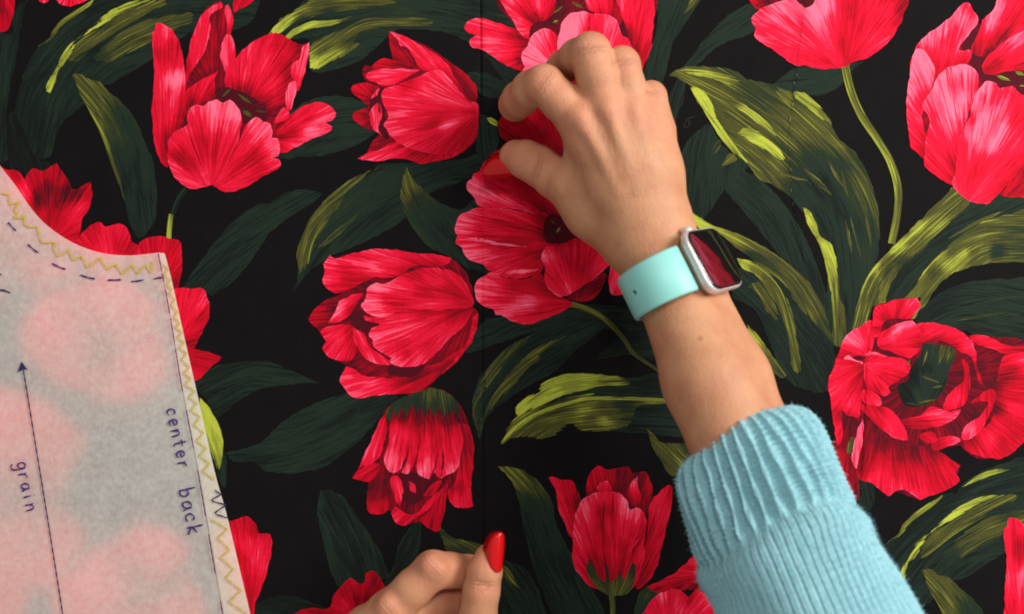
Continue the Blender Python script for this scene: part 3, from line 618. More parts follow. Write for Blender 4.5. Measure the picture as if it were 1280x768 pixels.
P('172,790 178,640 195,500 215,380 240,330 290,340 340,410 360,470 355,540 320,620 290,720 280,800 300,900 330,1080 240,1020 200,980 190,850', '600,1300', '270,400,.74 240,500,.7 300,540,.68 200,620,.7 270,650,.55 230,750,.6 240,900,.5 215,960,.54 330,480,.72 290,1000,.45')
P('280,700 330,620 380,520 440,460 500,440 550,430 610,450 648,500 645,580 610,680 580,780 560,880 700,1000 600,1250 480,1240 380,1180 300,1115 290,1060 310,900 330,800', '600,1340', '420,520,.72 560,460,.74 500,560,.52 480,700,.76 560,650,.72 440,800,.72 360,690,.7 340,800,.57 400,950,.52 500,840,.68 480,920,.58 450,1050,.46 350,1080,.5 560,1100,.45 600,560,.58 400,620,.68 530,600,.64')
P('600,770! 620,650 680,570 710,540 770,560 790,592! 870,580 910,610 960,640 1090,680 1090,1060 950,1120 870,1220 790,1290 720,1355 660,1360 570,1330 480,1240 500,1150 520,950 560,850', '560,1380', '690,590,.72 640,680,.72 720,680,.52 850,630,.5 700,800,.78 760,720,.74 640,880,.74 740,960,.74 820,880,.7 850,750,.52 590,800,.52 560,1000,.5 700,1100,.46 850,1050,.5 650,1300,.56 800,1200,.52 1000,900,.5 950,780,.46 600,1150,.46 780,660,.55 900,960,.5')
P('870,1220! 950,1110 1090,1050 1090,1310 900,1315 800,1300', '800,1350', .36)
stamen(f, (765, 505), (865, 545), w=12, t=.62); stamen(f, (895, 478), (960, 508), w=11, t=.62); stamen(f, (912, 578), (970, 580), w=10, t=.66)

# ruffled open flower at the right
tulip(); f = (1010, 360, 4); g = (1040, 450, 4); Q = lambda *a: pet(g, *a)
P('100,480 130,380 180,260 250,200 320,160 340,90 430,60 545,50! 555,100 510,150 540,180 620,175 720,200 800,240 900,245 1110,300 1110,700 1050,800 930,850 850,852 790,820 760,790 700,800 660,820 765,890! 740,940 690,1000 560,1060! 440,1020 400,1040 330,980 250,930 250,1060 200,980 150,860 130,700 110,560', '600,450', '600,650,.27 800,500,.24 950,400,.27 300,850,.33 1000,350,.3 700,420,.2 560,620,.22')
P('1000,290 1110,300 1110,430 1000,340 900,300 830,275 810,240 900,245', '700,300', '900,265,.5 1050,320,.45')
Q('0,410 60,420 100,500 130,600 132,700 90,660 40,520', '80,300', .38)
Q('120,570 150,300 200,310 300,400 440,430 520,450 642,530! 618,570 640,600 570,650 440,702! 380,660 330,650 280,682! 200,620', '290,60', '350,560,.4 250,400,.18 400,455,.18 550,560,.42 420,680,.62 240,600,.57 180,500,.38 290,650,.58 160,420,.38 480,620,.42 330,480,.3 500,500,.34 200,380,.3 400,620,.42')
Q('640,420! 700,380 800,300 820,150 850,0 900,-30 1010,-10 1010,320 930,440 850,495 780,490 700,470', '560,120', '850,100,.26 830,240,.26 920,150,.4 910,260,.57 790,390,.6 850,430,.4 720,440,.38 960,20,.58 960,330,.4 880,300,.42 900,60,.3')
P('535,190 600,175 700,190 780,230 830,290 850,400 882,495! 855,470 820,350 760,320 720,290 660,260 640,297 600,287 560,260', '440,330', '580,200,.6 650,215,.5 740,235,.57 800,295,.57 720,275,.38 850,420,.38 620,270,.4')
P('930,510 937,570 900,650 850,730 780,765 768,730 800,680 860,640 900,570 820,575 880,520', '900,400', '795,720,.62 850,660,.52 920,540,.38 880,600,.4')
P('770,355 800,380 812,470 790,570 720,612 678,612 690,550 740,500 780,460 780,400', '800,300', '740,550,.6 700,590,.55 795,430,.36 790,510,.38')
P('470,660 560,640 600,600 650,600 700,622 765,605! 740,650 660,690 560,706 490,700', '350,680', '640,630,.6 540,680,.38 710,635,.56 500,680,.38')
P('270,580 330,590 400,600 460,660 490,720 495,765 430,750 370,710 300,640 270,610', '260,500', '420,700,.6 330,600,.5 450,650,.52 470,740,.56 360,670,.42')
Q('510,400 600,380 645,405 560,442 505,450', '450,440', '600,400,.57 540,425,.4')
Q('440,370 500,360 530,400 490,420 450,400', '420,340', .36)
P('100,480 130,390 160,300 190,240 260,190 320,165 332,240 310,330 270,350 280,400 270,500 265,580 255,652! 200,640 170,612 178,720 150,790 130,700 110,560', '330,360', '200,260,.64 260,215,.6 130,450,.55 180,330,.45 200,380,.56 230,460,.38 210,500,.5 190,590,.6 150,680,.62 150,560,.52 240,400,.42 240,560,.57 160,640,.38')
P('215,350! 245,335 285,345 275,365', '300,300', .06)
P('205,340! 180,355 260,372 278,388! 272,372 240,362', '300,400', .82)
P('170,640 250,655 240,760 180,790 175,720', '210,600', .16)
Q('100,500! 112,400 150,295! 158,350 152,420 132,480 122,545', '150,200', '140,340,.64 115,450,.62')
cup(g, '70,445! 95,390 108,385 100,460 82,470', '90,380 80,470', .42)
P('320,165 335,100 380,80 430,62 545,50! 557,95 515,152! 480,155 440,150 380,170 360,230 330,252 310,200', '430,200', '355,120,.56 440,110,.38 525,80,.57 420,72,.5 340,190,.5 340,230,.55 390,150,.3')
P('355,240 400,200 500,165 545,190 570,260 560,310 510,350 440,330 380,310 350,290', '330,300', '440,220,.72 500,205,.66 430,275,.6 520,310,.57 380,290,.46 470,250,.46 540,250,.42 400,215,.4')
P('285,335! 305,318 350,325 400,345! 350,345', '300,340', .8)
P('280,410 300,335 400,345 480,355 512,390 500,430 440,470 400,500 412,522 380,546 350,530 290,500', '270,380', '340,390,.62 420,380,.55 330,470,.5 470,410,.57 390,440,.4 400,520,.62 310,355,.5 450,450,.42 360,500,.4')
P('275,505 350,535 365,585 290,582 270,560', '260,480', '330,570,.57 290,530,.5')
cup(f, '448,490 500,460 512,400 560,340 570,290 620,280 680,290 740,310 720,380 700,430 690,490 660,540 610,580 520,598 480,580 460,540', '600,640', '640,320,.4 705,320,.36 580,320,.34 580,460,.26 560,575,.34 520,440,.06 600,400,.08 650,500,.1 500,540,.08 660,400,.2 620,540,.2 640,460,.24')
for a, b in (((572, 400), (600, 290)), ((650, 390), (670, 300)), ((690, 380), (715, 312)), ((570, 440), (660, 475)), ((550, 575), (640, 560)), ((480, 570), (560, 590)), ((620, 500), (680, 490)), ((500, 390), (508, 355))): stamen(f, a, b, w=6, t=.46)

# upright bud, lower centre
tulip(); f = (660, 576, 4)
P('290,190 295,100 320,50 350,25 390,45 430,40 500,30 520,60 560,55 590,55 610,100 622,170 600,260 560,290 380,230 280,210', '440,500', '330,100,.4 400,90,.36 480,60,.22 450,110,.32 590,110,.4 550,150,.38 520,100,.2 330,50,.42')
P('345,140 370,105 400,100 417,142 380,158', '400,300', .57)
P('498,190 510,120 548,78! 552,140 580,210 575,255 530,230', '560,400', '530,110,.6 540,190,.44 560,220,.38')
P('105,85! 120,80 170,95 220,100 250,150 262,210 237,260 228,395 215,390 180,310 150,240 145,190 130,130', '300,560', '170,170,.55 200,260,.57 220,130,.38 245,190,.32 215,340,.57 150,120,.5')
P('600,285! 610,220 650,160 700,120 719,128 716,230 690,340 665,450 640,540 600,600 540,635 560,500 590,400', '470,760', '640,220,.57 680,190,.55 708,150,.42 620,380,.44 650,400,.54 590,560,.4 690,280,.52 620,290,.5 630,500,.5')
P('225,380 235,280 260,210 300,175 350,155 420,155 470,170 500,210 512,240 560,240 590,290 592,340 582,400 580,480 560,560 520,640 470,668 410,668 350,640 300,620 260,570 228,510', '430,740', '300,230,.68 350,190,.66 440,195,.7 470,250,.68 270,350,.57 340,350,.5 430,310,.57 540,290,.58 470,420,.42 400,450,.48 300,470,.52 250,480,.57 540,420,.6 350,520,.42 540,520,.55 430,560,.45 270,560,.56 370,250,.4 505,330,.42 420,380,.52 320,280,.62')
for a in ('388,165! 372,300 378,420! 382,300', '425,165! 420,230 415,280! 427,230', '580,380! 530,430 505,520! 540,440', '590,330! 540,390 512,430! 545,395'): P(a, '430,740', .3)
cup(f, '290,545! 308,475! 340,560 385,605 380,480! 402,540 412,610 450,570 465,525! 480,595 520,505! 540,520! 527,620 490,665 440,676 400,670 350,640 310,590', '430,740', '330,560,.3 350,620,.42 440,640,.42 500,600,.4 385,540,.26 520,530,.26 430,665,.46')
# flower half under the sleeve
tulip()
cup(f, '530,800 545,690 590,630 650,620 650,690 570,800', '560,790 640,630', '560,720,.34 600,650,.42')
P('590,628! 700,580 780,520 832,462! 850,520 900,640 800,645 700,655 640,662', '900,560', '700,600,.48 640,640,.42 800,540,.5 800,600,.38 840,600,.3 860,560,.45')
P('555,800 620,690 700,645 760,650 800,682! 850,645 910,680 940,768 930,820 560,820', '700,900', '680,665,.6 750,720,.62 620,740,.5 860,670,.57 800,700,.4 780,745,.68 880,740,.5 700,720,.5')

# flowers beside the paper
tulip(0.00002); f = (0, 190, 4)
P('-40,60 30,90 85,95 125,140! 165,85 215,95 285,55! 320,110 365,185 400,180 455,150! 462,200 445,290 410,340 390,450 300,560 100,480 -40,400', '250,450', '80,120,.4 120,190,.6 250,110,.4 180,130,.36 300,150,.38 330,200,.12 240,180,.14 430,190,.38 350,310,.56 400,270,.58 200,240,.1 220,310,.4 300,350,.38 330,400,.42 290,220,.36 390,210,.2 100,350,.4')
tulip(0.00006)
P('385,445 430,390 480,355 510,355 530,375 580,360 620,370 650,410 660,450 710,480 730,600 500,620 390,520', '560,620', '470,390,.42 600,400,.5 540,410,.52 530,470,.6 640,480,.38 450,430,.46 590,450,.42')
tulip(0.0001)
P('690,470 740,430 800,420 850,432 900,450 912,530 905,620 885,700 830,720 760,640 700,560', '780,720', '760,450,.42 860,460,.42 800,480,.46 890,560,.44 860,600,.38')
f3 = (200, 200, 3)
pet(f3, '40,500 100,483 160,485 180,520 188,570 175,620 140,680 112,720 60,640', '60,700', '120,520,.5 160,540,.52 150,600,.42 110,640,.48 130,680,.4')
pet(f3, '90,690 110,705 160,715 237,740! 200,770 170,800 130,830 90,800', '60,720', '160,750,.38 210,745,.42')
tulip(); f = (240, 440, 2.34)
P('80,510 115,495 160,483 188,505 195,530 228,535 232,580 215,660 190,720 170,800 120,800', '170,800', '150,510,.42 165,560,.55 200,600,.57 215,560,.5 175,690,.4 145,600,.4 190,530,.36')
tulip(); f = (400, 512, 3)
P('-130,790 -60,745 30,745 50,700 80,660 115,632 150,655 165,645 175,615 200,605 232,640 250,700 160,800 -130,810', '150,800', '200,640,.38 90,690,.36 100,745,.57 20,765,.38 130,660,.4 150,720,.32')
tulip(); f = (0, 0, 4)
P('-40,-20 70,-20 68,80 40,155 0,165 -40,160', '10,-100', '20,110,.38 45,30,.5 15,50,.2 0,140,.4')
tulip()
P('198,-20 205,10 240,12 252,-20', '220,-80', .57); P('285,-20 300,20 350,36 400,20 460,-20', '360,-80', .57)
tulip(); P = lambda *a: pet((180, 0, 4), *a)
P('445,20! 470,-20 560,-20 530,20 480,45 455,66', '440,80', .46)
# flowers that lie under the translucent paper
def hidden(o):
    p = np.array([[float(q) for q in r.split(',')] for r in o.split()]); c = p.mean(0)
    tulip(-0.00003)
    for k in range(5):          # overlapping petals round the middle
        a = 2 * math.pi * (k + RNG.uniform(-.2, .2)) / 5; e = np.array([math.cos(a), math.sin(a)])
        ext = p[np.argmax((p - c) @ e)]; m = c + (ext - c) * 0.98; s_ = np.array([-e[1], e[0]]) * np.linalg.norm(ext - c) * .74
        pts = [c - e * 8, c - s_ * .6 + (m - c) * .35, c - s_ * .85 + (m - c) * .7, m - s_ * .4, m, m + s_ * .35 - (m - c) * .06, c + s_ * .85 + (m - c) * .65, c + s_ * .55 + (m - c) * .3]
        pet(G, ' '.join(f'{q[0]:.1f},{q[1]:.1f}' for q in pts), f'{c[0] - e[0]*30:.1f},{c[1] - e[1]*30:.1f}', f'{m[0]:.1f},{m[1]:.1f},.62 {c[0]:.1f},{c[1]:.1f},.3 {(c+m)[0]/2:.1f},{(c+m)[1]/2:.1f},.5')
for o in ('50,380 100,360 160,350 195,385 208,450 185,495 150,515 100,490 56,462', '-80,520 40,490 82,510 94,570 72,640 78,690 40,734 -80,745',
          '88,800 102,705 140,665 200,655 235,660 255,700 262,800 200,840', '-60,300 30,292 85,322 80,350 20,358 -60,352'): hidden(o)

# the drawing darkens where one petal tucks under the next
groups = {}
for it in STACK:
    if it[0] is not None and it[0].name.startswith('printed_tulip'): groups.setdefault(it[0].name, []).append(it)
for g_ in groups.values():
    for i, (par, me, v, poly, t) in enumerate(g_):
        sh = np.zeros(len(v))
        for (p2, m2, v2, q2, t2) in g_[i + 1:]:
            if q2.min(0)[0] > v.max(0)[0] + 20 or q2.max(0)[0] < v.min(0)[0] - 20 or q2.min(0)[1] > v.max(0)[1] + 20 or q2.max(0)[1] < v.min(0)[1] - 20: continue
            if len(q2) < 14: continue
            d = np.sqrt(((v[:, None, :] - q2[None]) ** 2).sum(2)).min(1)
            sh = np.maximum(sh, np.exp(-(d / 9.0) ** 2))
        t = np.where(t > 0.2, np.maximum(0.2, t - 0.13 * sh), t)
        me.attributes['tone'].data.foreach_set('value', t.astype(np.float32))

# ================================================================== translucent pattern piece
def paper_mat(name='nonwoven_tracing_paper', col=(0.97, 0.93, 0.85, 1)):
    nt = NT(name)
    geo = nt.n('ShaderNodeNewGeometry'); pos = geo.outputs['Position']
    n1 = nt.noise(pos, 300, 5, 0.7); n2 = nt.noise(pos, 90, 3, 0.6)
    mp = nt.n('ShaderNodeMapping', vector_type='POINT'); mp.inputs['Scale'].default_value = (1, 0.25, 1); mp.inputs['Rotation'].default_value = (0, 0, 0.7); nt.l(pos, mp.inputs[0])
    n3 = nt.noise(mp.outputs[0], 900, 3, 0.6)
    mot = nt.math('ADD', nt.math('MULTIPLY', n1.outputs[0], 0.55), nt.math('ADD', nt.math('MULTIPLY', n2.outputs[0], 0.2), nt.math('MULTIPLY', n3.outputs[0], 0.25)))
    den = nt.ramp(mot, [(0.32, (0.0, 0.0, 0.0, 1)), (0.68, (1, 1, 1, 1))]).outputs[0]
    dif = nt.n('ShaderNodeBsdfDiffuse'); dif.inputs[0].default_value = col
    trl = nt.n('ShaderNodeBsdfTranslucent'); trl.inputs[0].default_value = (0.99, 0.97, 0.94, 1)
    mx = nt.n('ShaderNodeMixShader')
    nt.l(nt.math('SUBTRACT', 0.67, nt.math('MULTIPLY', den, 0.22)), mx.inputs[0]); nt.l(dif.outputs[0], mx.inputs[1]); nt.l(trl.outputs[0], mx.inputs[2])
    bp = nt.n('ShaderNodeBump'); bp.inputs['Strength'].default_value = 0.2; bp.inputs['Distance'].default_value = 0.0002
    nt.l(mot, bp.inputs['Height']); nt.l(bp.outputs[0], dif.inputs['Normal'])
    nt.t.nodes.remove(nt.b); nt.l(mx.outputs[0], nt.out.inputs[0])
    return nt.m
M['paper'] = paper_mat()
M['paper_strip'] = paper_mat('yellowed_tracing_paper', (0.97, 0.90, 0.76, 1))
M['purple'] = simple('purple_ink', lin(74, 48, 120), 0.7, 0.1, var=0.35, scale=900)
M['plum'] = simple('faded_plum_ink', lin(120, 60, 105), 0.7, 0.1, var=0.4, scale=900)
M['navy'] = simple('dark_ink', lin(48, 48, 92), 0.7, 0.1, var=0.3, scale=900)
M['yellow'] = simple('yellow_marker', lin(206, 188, 70), 0.7, 0.1, var=0.25, scale=700)
PZ = 0.0056
def paper_z(x, y):
    x = np.asarray(x, float); y = np.asarray(y, float)
    return PZ + 0.0006 * np.sin(x / 71 + y / 97) + 0.0004 * np.sin(y / 53 - x / 61 + 1)
pattern = empty('pattern_piece')
pattern['label'] = 'translucent white sewing pattern piece with curved neckline lying on the fabric'; pattern['category'] = 'sewing pattern'
NECK = '-40,150 0,207 20,233 40,262 60,283 90,303 125,316 160,319.5 190,317 198,316! '
def flat(name, poly, zf, mat, parent, step=8.0, dz=0.0):
    v, f = fill(poly, step)
    z = zf(v[:, 0], v[:, 1]) + dz
    return link(name, mesh(name, np.stack([(v[:, 0]-640)*S*(H-z)/H, (384-v[:, 1])*S*(H-z)/H, z], 1), f), M[mat], parent)
body = smooth_loop(parse(NECK + '206,317! 215,352 231,424 251,512 268,588 283,642 297,700 313,768 336,870! -120,870! -120,150!', G), 5.0)
flat('paper_sheet', body, paper_z, 'paper', pattern)
# the seam allowance is turned over along the centre back, so the paper is double there
strip = smooth_loop(parse('198,316.5! 206,317.3! 215,352 231,424 251,512 268,588 283,642 297,700 313,768 336,870! 302,870! 280,768 266,690 254,620 240,545 227,478 215,405 206,355!', G), 5.0)
flat('turned_seam_allowance', strip, paper_z, 'paper_strip', pattern, 6.0, 0.0006)

def stroke(name, pts, w, mat, parent, closed=False, dz=0.0010, jit=0.0, smooth=True, zf=paper_z):
    """a pen line: a thin raised ribbon along pts (photograph pixels)"""
    P = [(p[0], p[1], (len(p) > 2 and p[2]) or not smooth) for p in pts]
    ax = smooth_loop(P, 1.5, closed=False)
    if len(ax) < 2: return None
    if jit: ax = ax + RNG.normal(0, jit, ax.shape)
    d = np.gradient(ax, axis=0); d /= np.linalg.norm(d, axis=1)[:, None] + 1e-9; nr = np.stack([-d[:, 1], d[:, 0]], 1)
    ww = w / 2 * (1 + 0.25 * np.sin(np.arange(len(ax)) * 0.9 + RNG.uniform(0, 6)))
    ww[0] *= .6; ww[-1] *= .6
    L = ax + nr * ww[:, None]; R = ax - nr * ww[:, None]; n = len(ax)
    v = np.concatenate([L, ax, R]); z = zf(v[:, 0], v[:, 1]) + dz; z[n:2*n] += 0.00006
    co = np.stack([(v[:, 0]-640)*S*(H-z)/H, (384-v[:, 1])*S*(H-z)/H, z], 1)
    fc = []
    for i in range(n - 1):
        fc += [(i, i+1, n+i+1, n+i), (n+i, n+i+1, 2*n+i+1, 2*n+i)]
    me = mesh(name, co, fc)
    return link(name, me, M[mat], parent)
def fr4(s, fr=(0, 190, 4)): return [(p[0], p[1]) for p in parse(s, fr)]
for a in ('40,352 60,376 80,395', '138,462 165,486 192,505', '258,557 292,574 328,588', '400,615 438,628 475,635', '537,641 570,641 605,640', '655,648 686,646 718,640', '768,636 792,630 815,630'):
    stroke('dash', fr4(a), 1.9, 'purple', pattern)
stroke('dash', [(-6, 343), (2, 343.5)], 1.9, 'navy', pattern); stroke('dash', [(-6, 363), (4, 363), (13, 366.5)], 2.0, 'navy', pattern)
stroke('zigzag_line', fr4('5,205 45,215 50,262 95,250 72,290 88,308 72,332 106,330 120,312 124,362 150,377 186,373 200,430 215,455 250,453 276,452 268,482 290,522 345,490 366,542 408,520 440,580 500,528 536,586 580,563 612,610 660,564 690,606 730,564 757,606 766,545'), 1.9, 'yellow', pattern, smooth=False)
# zigzag down the centre back
zz = []; y = 330.0; k = 0
edge = np.array([(206, 317), (215, 352), (231, 424), (251, 512), (268, 588), (283, 642), (297, 700), (313, 768), (325, 820)], float)
inner = np.array([(198, 316), (206, 355), (215, 405), (227, 478), (240, 545), (254, 620), (266, 690), (280, 768), (292, 820)], float)
def between(y, t): return np.interp(y, inner[:, 1], inner[:, 0]) * (1 - t) + np.interp(y, edge[:, 1], edge[:, 0]) * t
seg = []
while y < 815:
    if 606 < y < 650:
        if seg: zz.append(seg); seg = []
        y += 4; continue
    t = (0.28 if k % 2 == 0 else 0.80) + RNG.uniform(-.07, .07)
    seg.append((between(y, t), y)); k += 1; y += np.interp(y, [330, 500, 768], [6, 8.5, 14]) * RNG.uniform(.8, 1.2)
zz.append(seg)
for s in zz: stroke('zigzag_line', s, 1.7, 'yellow', pattern, dz=0.0016, smooth=False)
for i, (ya, yb) in enumerate([(317, 338), (342, 352), (362, 392), (398, 428), (436, 448), (449, 489), (512, 560), (588, 646), (668, 718), (752, 800)]):
    stroke('dash', [(between(q, -0.06), q) for q in np.linspace(ya, yb, 5)], 1.3, 'plum', pattern, dz=0.0016)
# notch mark on the seam allowance
stroke('notch_mark', [(p[0], p[1]) for p in parse('66,404 85,418 58,432 62,438 100,448 68,470 72,476 104,486', (240, 440, 2.34))], 1.6, 'navy', pattern, dz=0.0016, smooth=False)
# grain arrow
stroke('grain_arrow', [(29, 462), (45, 560), (58, 640), (70, 715), (80, 780), (88, 840)], 1.5, 'navy', pattern)
ah = np.array([(27, 452), (34.5, 463), (29, 461.5), (22, 466)], float)
flat('arrow_head', ah, paper_z, 'navy', pattern, 8.0, 0.0012)
# handwriting: strokes in (along, up) letter units
GL = {'c': [[(.75, .78), (.5, .95), (.2, .75), (.15, .4), (.4, .08), (.78, .2)]],
      'e': [[(.15, .5), (.72, .58), (.66, .88), (.4, .98), (.15, .7), (.18, .3), (.45, .04), (.8, .2)]],
      'n': [[(.15, .98), (.18, .5), (.17, .0)], [(.18, .55), (.4, .92), (.66, .85), (.72, .4), (.74, 0)]],
      't': [[(.42, 1.5), (.42, .7), (.46, .15), (.7, .04)], [(.12, 1.02), (.8, 1.0)]],
      'r': [[(.2, .95), (.24, .5), (.22, 0)], [(.24, .55), (.45, .9), (.75, .92)]],
      'b': [[(.18, 1.75), (.2, .9), (.2, .05)], [(.2, .7), (.5, .95), (.78, .6), (.6, .1), (.2, .06)]],
      'a': [[(.72, .85), (.42, .95), (.15, .6), (.25, .1), (.6, .2), (.74, .8)], [(.74, .95), (.76, .4), (.9, .02)]],
      'k': [[(.2, 1.7), (.22, .9), (.2, 0)], [(.75, .98), (.24, .48), (.8, .02)]],
      'g': [[(.72, .85), (.42, .98), (.14, .6), (.3, .12), (.66, .3), (.74, .9)], [(.74, .95), (.78, .1), (.66, -.62), (.3, -.7), (.12, -.45)]],
      'i': [[(.4, .92), (.42, .4), (.44, 0)], [(.38, 1.3), (.42, 1.36)]]}
def write(word, start, end, xh, mat, w):
    a = np.array(start, float); b = np.array(end, float); n = len(word); d = (b - a) / n; L = np.linalg.norm(d); e = d / L; up = np.array([-e[1], e[0]]) * -1
    o = empty('handwriting', pattern)
    for i, ch in enumerate(word):
        off = RNG.uniform(-.6, .6)
        for st in GL[ch]:
            pts = [tuple(a + d * i + e * (p[0] * L * .92) + up * (p[1] * xh + off)) for p in st]
            stroke('letter_stroke', pts, w, mat, o, dz=0.0011)
    return o
write('center', (207, 511), (224, 590), 11, 'purple', 1.9)
write('back', (223, 611), (236, 673), 12, 'purple', 2.0)
write('grain', (20, 578), (34, 643), 10.5, 'purple', 1.9)

# ---- basting stitches along the second seam, and stray thread ends
M['dimthread'] = simple('faded_thread', lin(78, 68, 64), 0.8, 0.1)
M['thread'] = simple('white_thread', lin(140, 134, 100), 0.7, 0.2)
fz = lambda x, y: relief(x, y) + 0.0006
for (ya, yb) in [(27, 31), (40, 45), (54, 58), (66, 71), (79, 85), (92, 95), (102, 106), (114, 120), (128, 133), (145, 152), (160, 163), (171, 178), (186, 189), (197, 201), (210, 214), (224, 227), (236, 240), (252, 258), (268, 271), (279, 283), (296, 300)]:
    ysn = np.linspace(ya, yb, 3)
    jx = float(RNG.uniform(.5, 2.5))
    stroke('basting_stitch', [(float(seam_x(1, q)) + jx, float(q)) for q in ysn], float(RNG.uniform(.45, .9)) if 90 < ya < 245 else 0.6, 'thread' if 90 < ya < 245 else 'dimthread', fabric, zf=fz, dz=0.0003)
stroke('thread_end', [(868, 146), (860, 149), (855, 156), (858, 160), (862, 155), (860, 150)], .4, 'dimthread', fabric, zf=fz, dz=0.0001)

# ================================================================== hands: smooth-blended volumes meshed as one surface
def smin(a, b, k):
    h = np.clip(0.5 + 0.5 * (b - a) / k, 0, 1); return b + (a - b) * h - k * h * (1 - h)
class Field:
    def __init__(s, lo, hi, vox):
        s.lo = np.array(lo, np.float32); s.vox = vox; s.n = np.ceil((np.array(hi) - s.lo) / vox).astype(int) + 1
    def new(s): return np.full(tuple(s.n), 60.0, np.float32)
    def cone(s, F, a, b, r1, r2, k, sub=False):
        """blend a round cone (mm) into F"""
        a = np.array(a, np.float32); b = np.array(b, np.float32); m = k + 4; r = max(r1, r2)
        i0 = np.maximum(0, np.floor((np.minimum(a, b) - r - m - s.lo) / s.vox).astype(int))
        i1 = np.minimum(s.n, np.ceil((np.maximum(a, b) + r + m - s.lo) / s.vox).astype(int) + 1)
        if np.any(i1 <= i0): return
        ax = [s.lo[i] + s.vox * np.arange(i0[i], i1[i], dtype=np.float32) for i in range(3)]
        X, Y, Z = np.meshgrid(*ax, indexing='ij', sparse=True)
        d = b - a; L2 = float(d @ d) + 1e-6
        t = np.clip(((X-a[0])*d[0] + (Y-a[1])*d[1] + (Z-a[2])*d[2]) / L2, 0, 1)
        dist = np.sqrt((X-a[0]-t*d[0])**2 + (Y-a[1]-t*d[1])**2 + (Z-a[2]-t*d[2])**2) - (r1 + (r2 - r1) * t)
        sl = tuple(slice(i0[i], i1[i]) for i in range(3))
        if sub: F[sl] = -smin(-F[sl], dist, k)
        else: F[sl] = smin(F[sl], dist, k)
    def mesh(s, F):
        """surface nets"""
        neg = F < 0; n = F.shape
        def corner(i, j, k): return (slice(i, n[0]-1+i), slice(j, n[1]-1+j), slice(k, n[2]-1+k))
        cnt = np.zeros((n[0]-1, n[1]-1, n[2]-1), np.int8)
        for i in (0, 1):
            for j in (0, 1):
                for k in (0, 1): cnt += neg[corner(i, j, k)]
        cell = np.argwhere((cnt > 0) & (cnt < 8)); idx = np.full(cnt.shape, -1, np.int64); idx[tuple(cell.T)] = np.arange(len(cell))
        acc = np.zeros((len(cell), 3)); w = np.zeros(len(cell))
        cs = [(i, j, k) for i in (0, 1) for j in (0, 1) for k in (0, 1)]
        for p in cs:
            for q in cs:
                if sum(abs(p[t]-q[t]) for t in range(3)) != 1 or p > q: continue
                fa = F[tuple((cell + p).T)]; fb = F[tuple((cell + q).T)]; c = (fa < 0) != (fb < 0)
                t = np.where(c, fa / np.where(fa - fb == 0, 1, fa - fb), 0)
                pos = np.array(p) + t[:, None] * (np.array(q) - np.array(p)); acc[c] += pos[c]; w[c] += 1
        v = s.lo + s.vox * (cell + acc / w[:, None]); faces = []
        for ax in range(3):
            sl0 = [slice(1, n[i]-1) for i in range(3)]; sl0[ax] = slice(0, n[ax]-1)
            sl1 = list(sl0); sl1[ax] = slice(1, n[ax])
            A = neg[tuple(sl0)]; B = neg[tuple(sl1)]
            e = np.argwhere(A != B); flip = A[tuple(e.T)]
            off = [1, 1, 1]; off[ax] = 0; e = e + np.array(off)
            u, w2 = [(1, 2), (2, 0), (0, 1)][ax]
            du = np.zeros(3, int); du[u] = 1; dw = np.zeros(3, int); dw[w2] = 1
            q = [idx[tuple((e - a).T)] for a in (du + dw, dw, 0 * du, du)]
            q = np.stack(q, 1); q[~flip] = q[~flip][:, ::-1]; faces.append(q)
        return v, np.concatenate(faces)
def mm(p):  # photograph pixel + height in mm -> world mm
    w = W(p[0], p[1], p[2] * 0.001); return np.array([w.x, w.y, w.z]) * 1000
def rad(r, z): return r * S * (H - z * 0.001) / H * 1000

def skin_mat():
    nt = NT('skin'); tc = nt.n('ShaderNodeTexCoord'); pos = tc.outputs['Object']
    n1 = nt.noise(pos, 55, 4, 0.6); n2 = nt.noise(pos, 420, 3, 0.6); n3 = nt.noise(pos, 900, 2)
    base = nt.ramp(n1.outputs[0], [(0.3, lin(183, 124, 91)), (0.52, lin(193, 138, 102)), (0.75, lin(202, 150, 111))]).outputs[0]
    fl = nt.attr('flush').outputs['Fac']
    col = nt.mix(nt.math('MULTIPLY', fl, 0.5), base, lin(208, 130, 104))
    col = nt.mix(nt.math('MULTIPLY', nt.ramp(n2.outputs[0], [(0.5, (0, 0, 0, 1)), (0.8, (1, 1, 1, 1))]).outputs[0], 0.18), col, lin(178, 116, 84))
    fk = nt.attr('mole').outputs['Fac']; col = nt.mix(fk, col, lin(150, 98, 70))
    cr = nt.attr('crease').outputs['Fac']; col = nt.mix(nt.math('MULTIPLY', cr, 0.55), col, lin(140, 82, 58))
    vein = nt.attr('vein').outputs['Fac']; col = nt.mix(nt.math('MULTIPLY', vein, 0.35), col, lin(168, 132, 104))
    nt.l(col, nt.b.inputs['Base Color'])
    nt.b.inputs['Roughness'].default_value = 0.56; nt.b.inputs['Specular IOR Level'].default_value = 0.35
    nt.b.inputs['Subsurface Weight'].default_value = 0.15; nt.b.inputs['Subsurface Radius'].default_value = (1.0, 0.4, 0.2); nt.b.inputs['Subsurface Scale'].default_value = 0.004
    vor = nt.n('ShaderNodeTexVoronoi'); vor.inputs['Scale'].default_value = 900; nt.l(pos, vor.inputs['Vector'])
    hh = nt.math('ADD', nt.math('MULTIPLY', vor.outputs[0], 0.6), n3.outputs[0])
    mp = nt.n('ShaderNodeMapping', vector_type='POINT'); mp.inputs['Scale'].default_value = (1, .35, 1); mp.inputs['Rotation'].default_value = (0, 0, .9); nt.l(pos, mp.inputs[0])
    n4 = nt.noise(mp.outputs[0], 480, 3, 0.6)
    hh = nt.math('ADD', hh, nt.math('MULTIPLY', n4.outputs[0], 1.6)); hh = nt.math('SUBTRACT', hh, nt.math('MULTIPLY', cr, 1.5))
    nt.bump(hh, 0.5, 0.00035)
    return nt.m
M['skin'] = skin_mat()
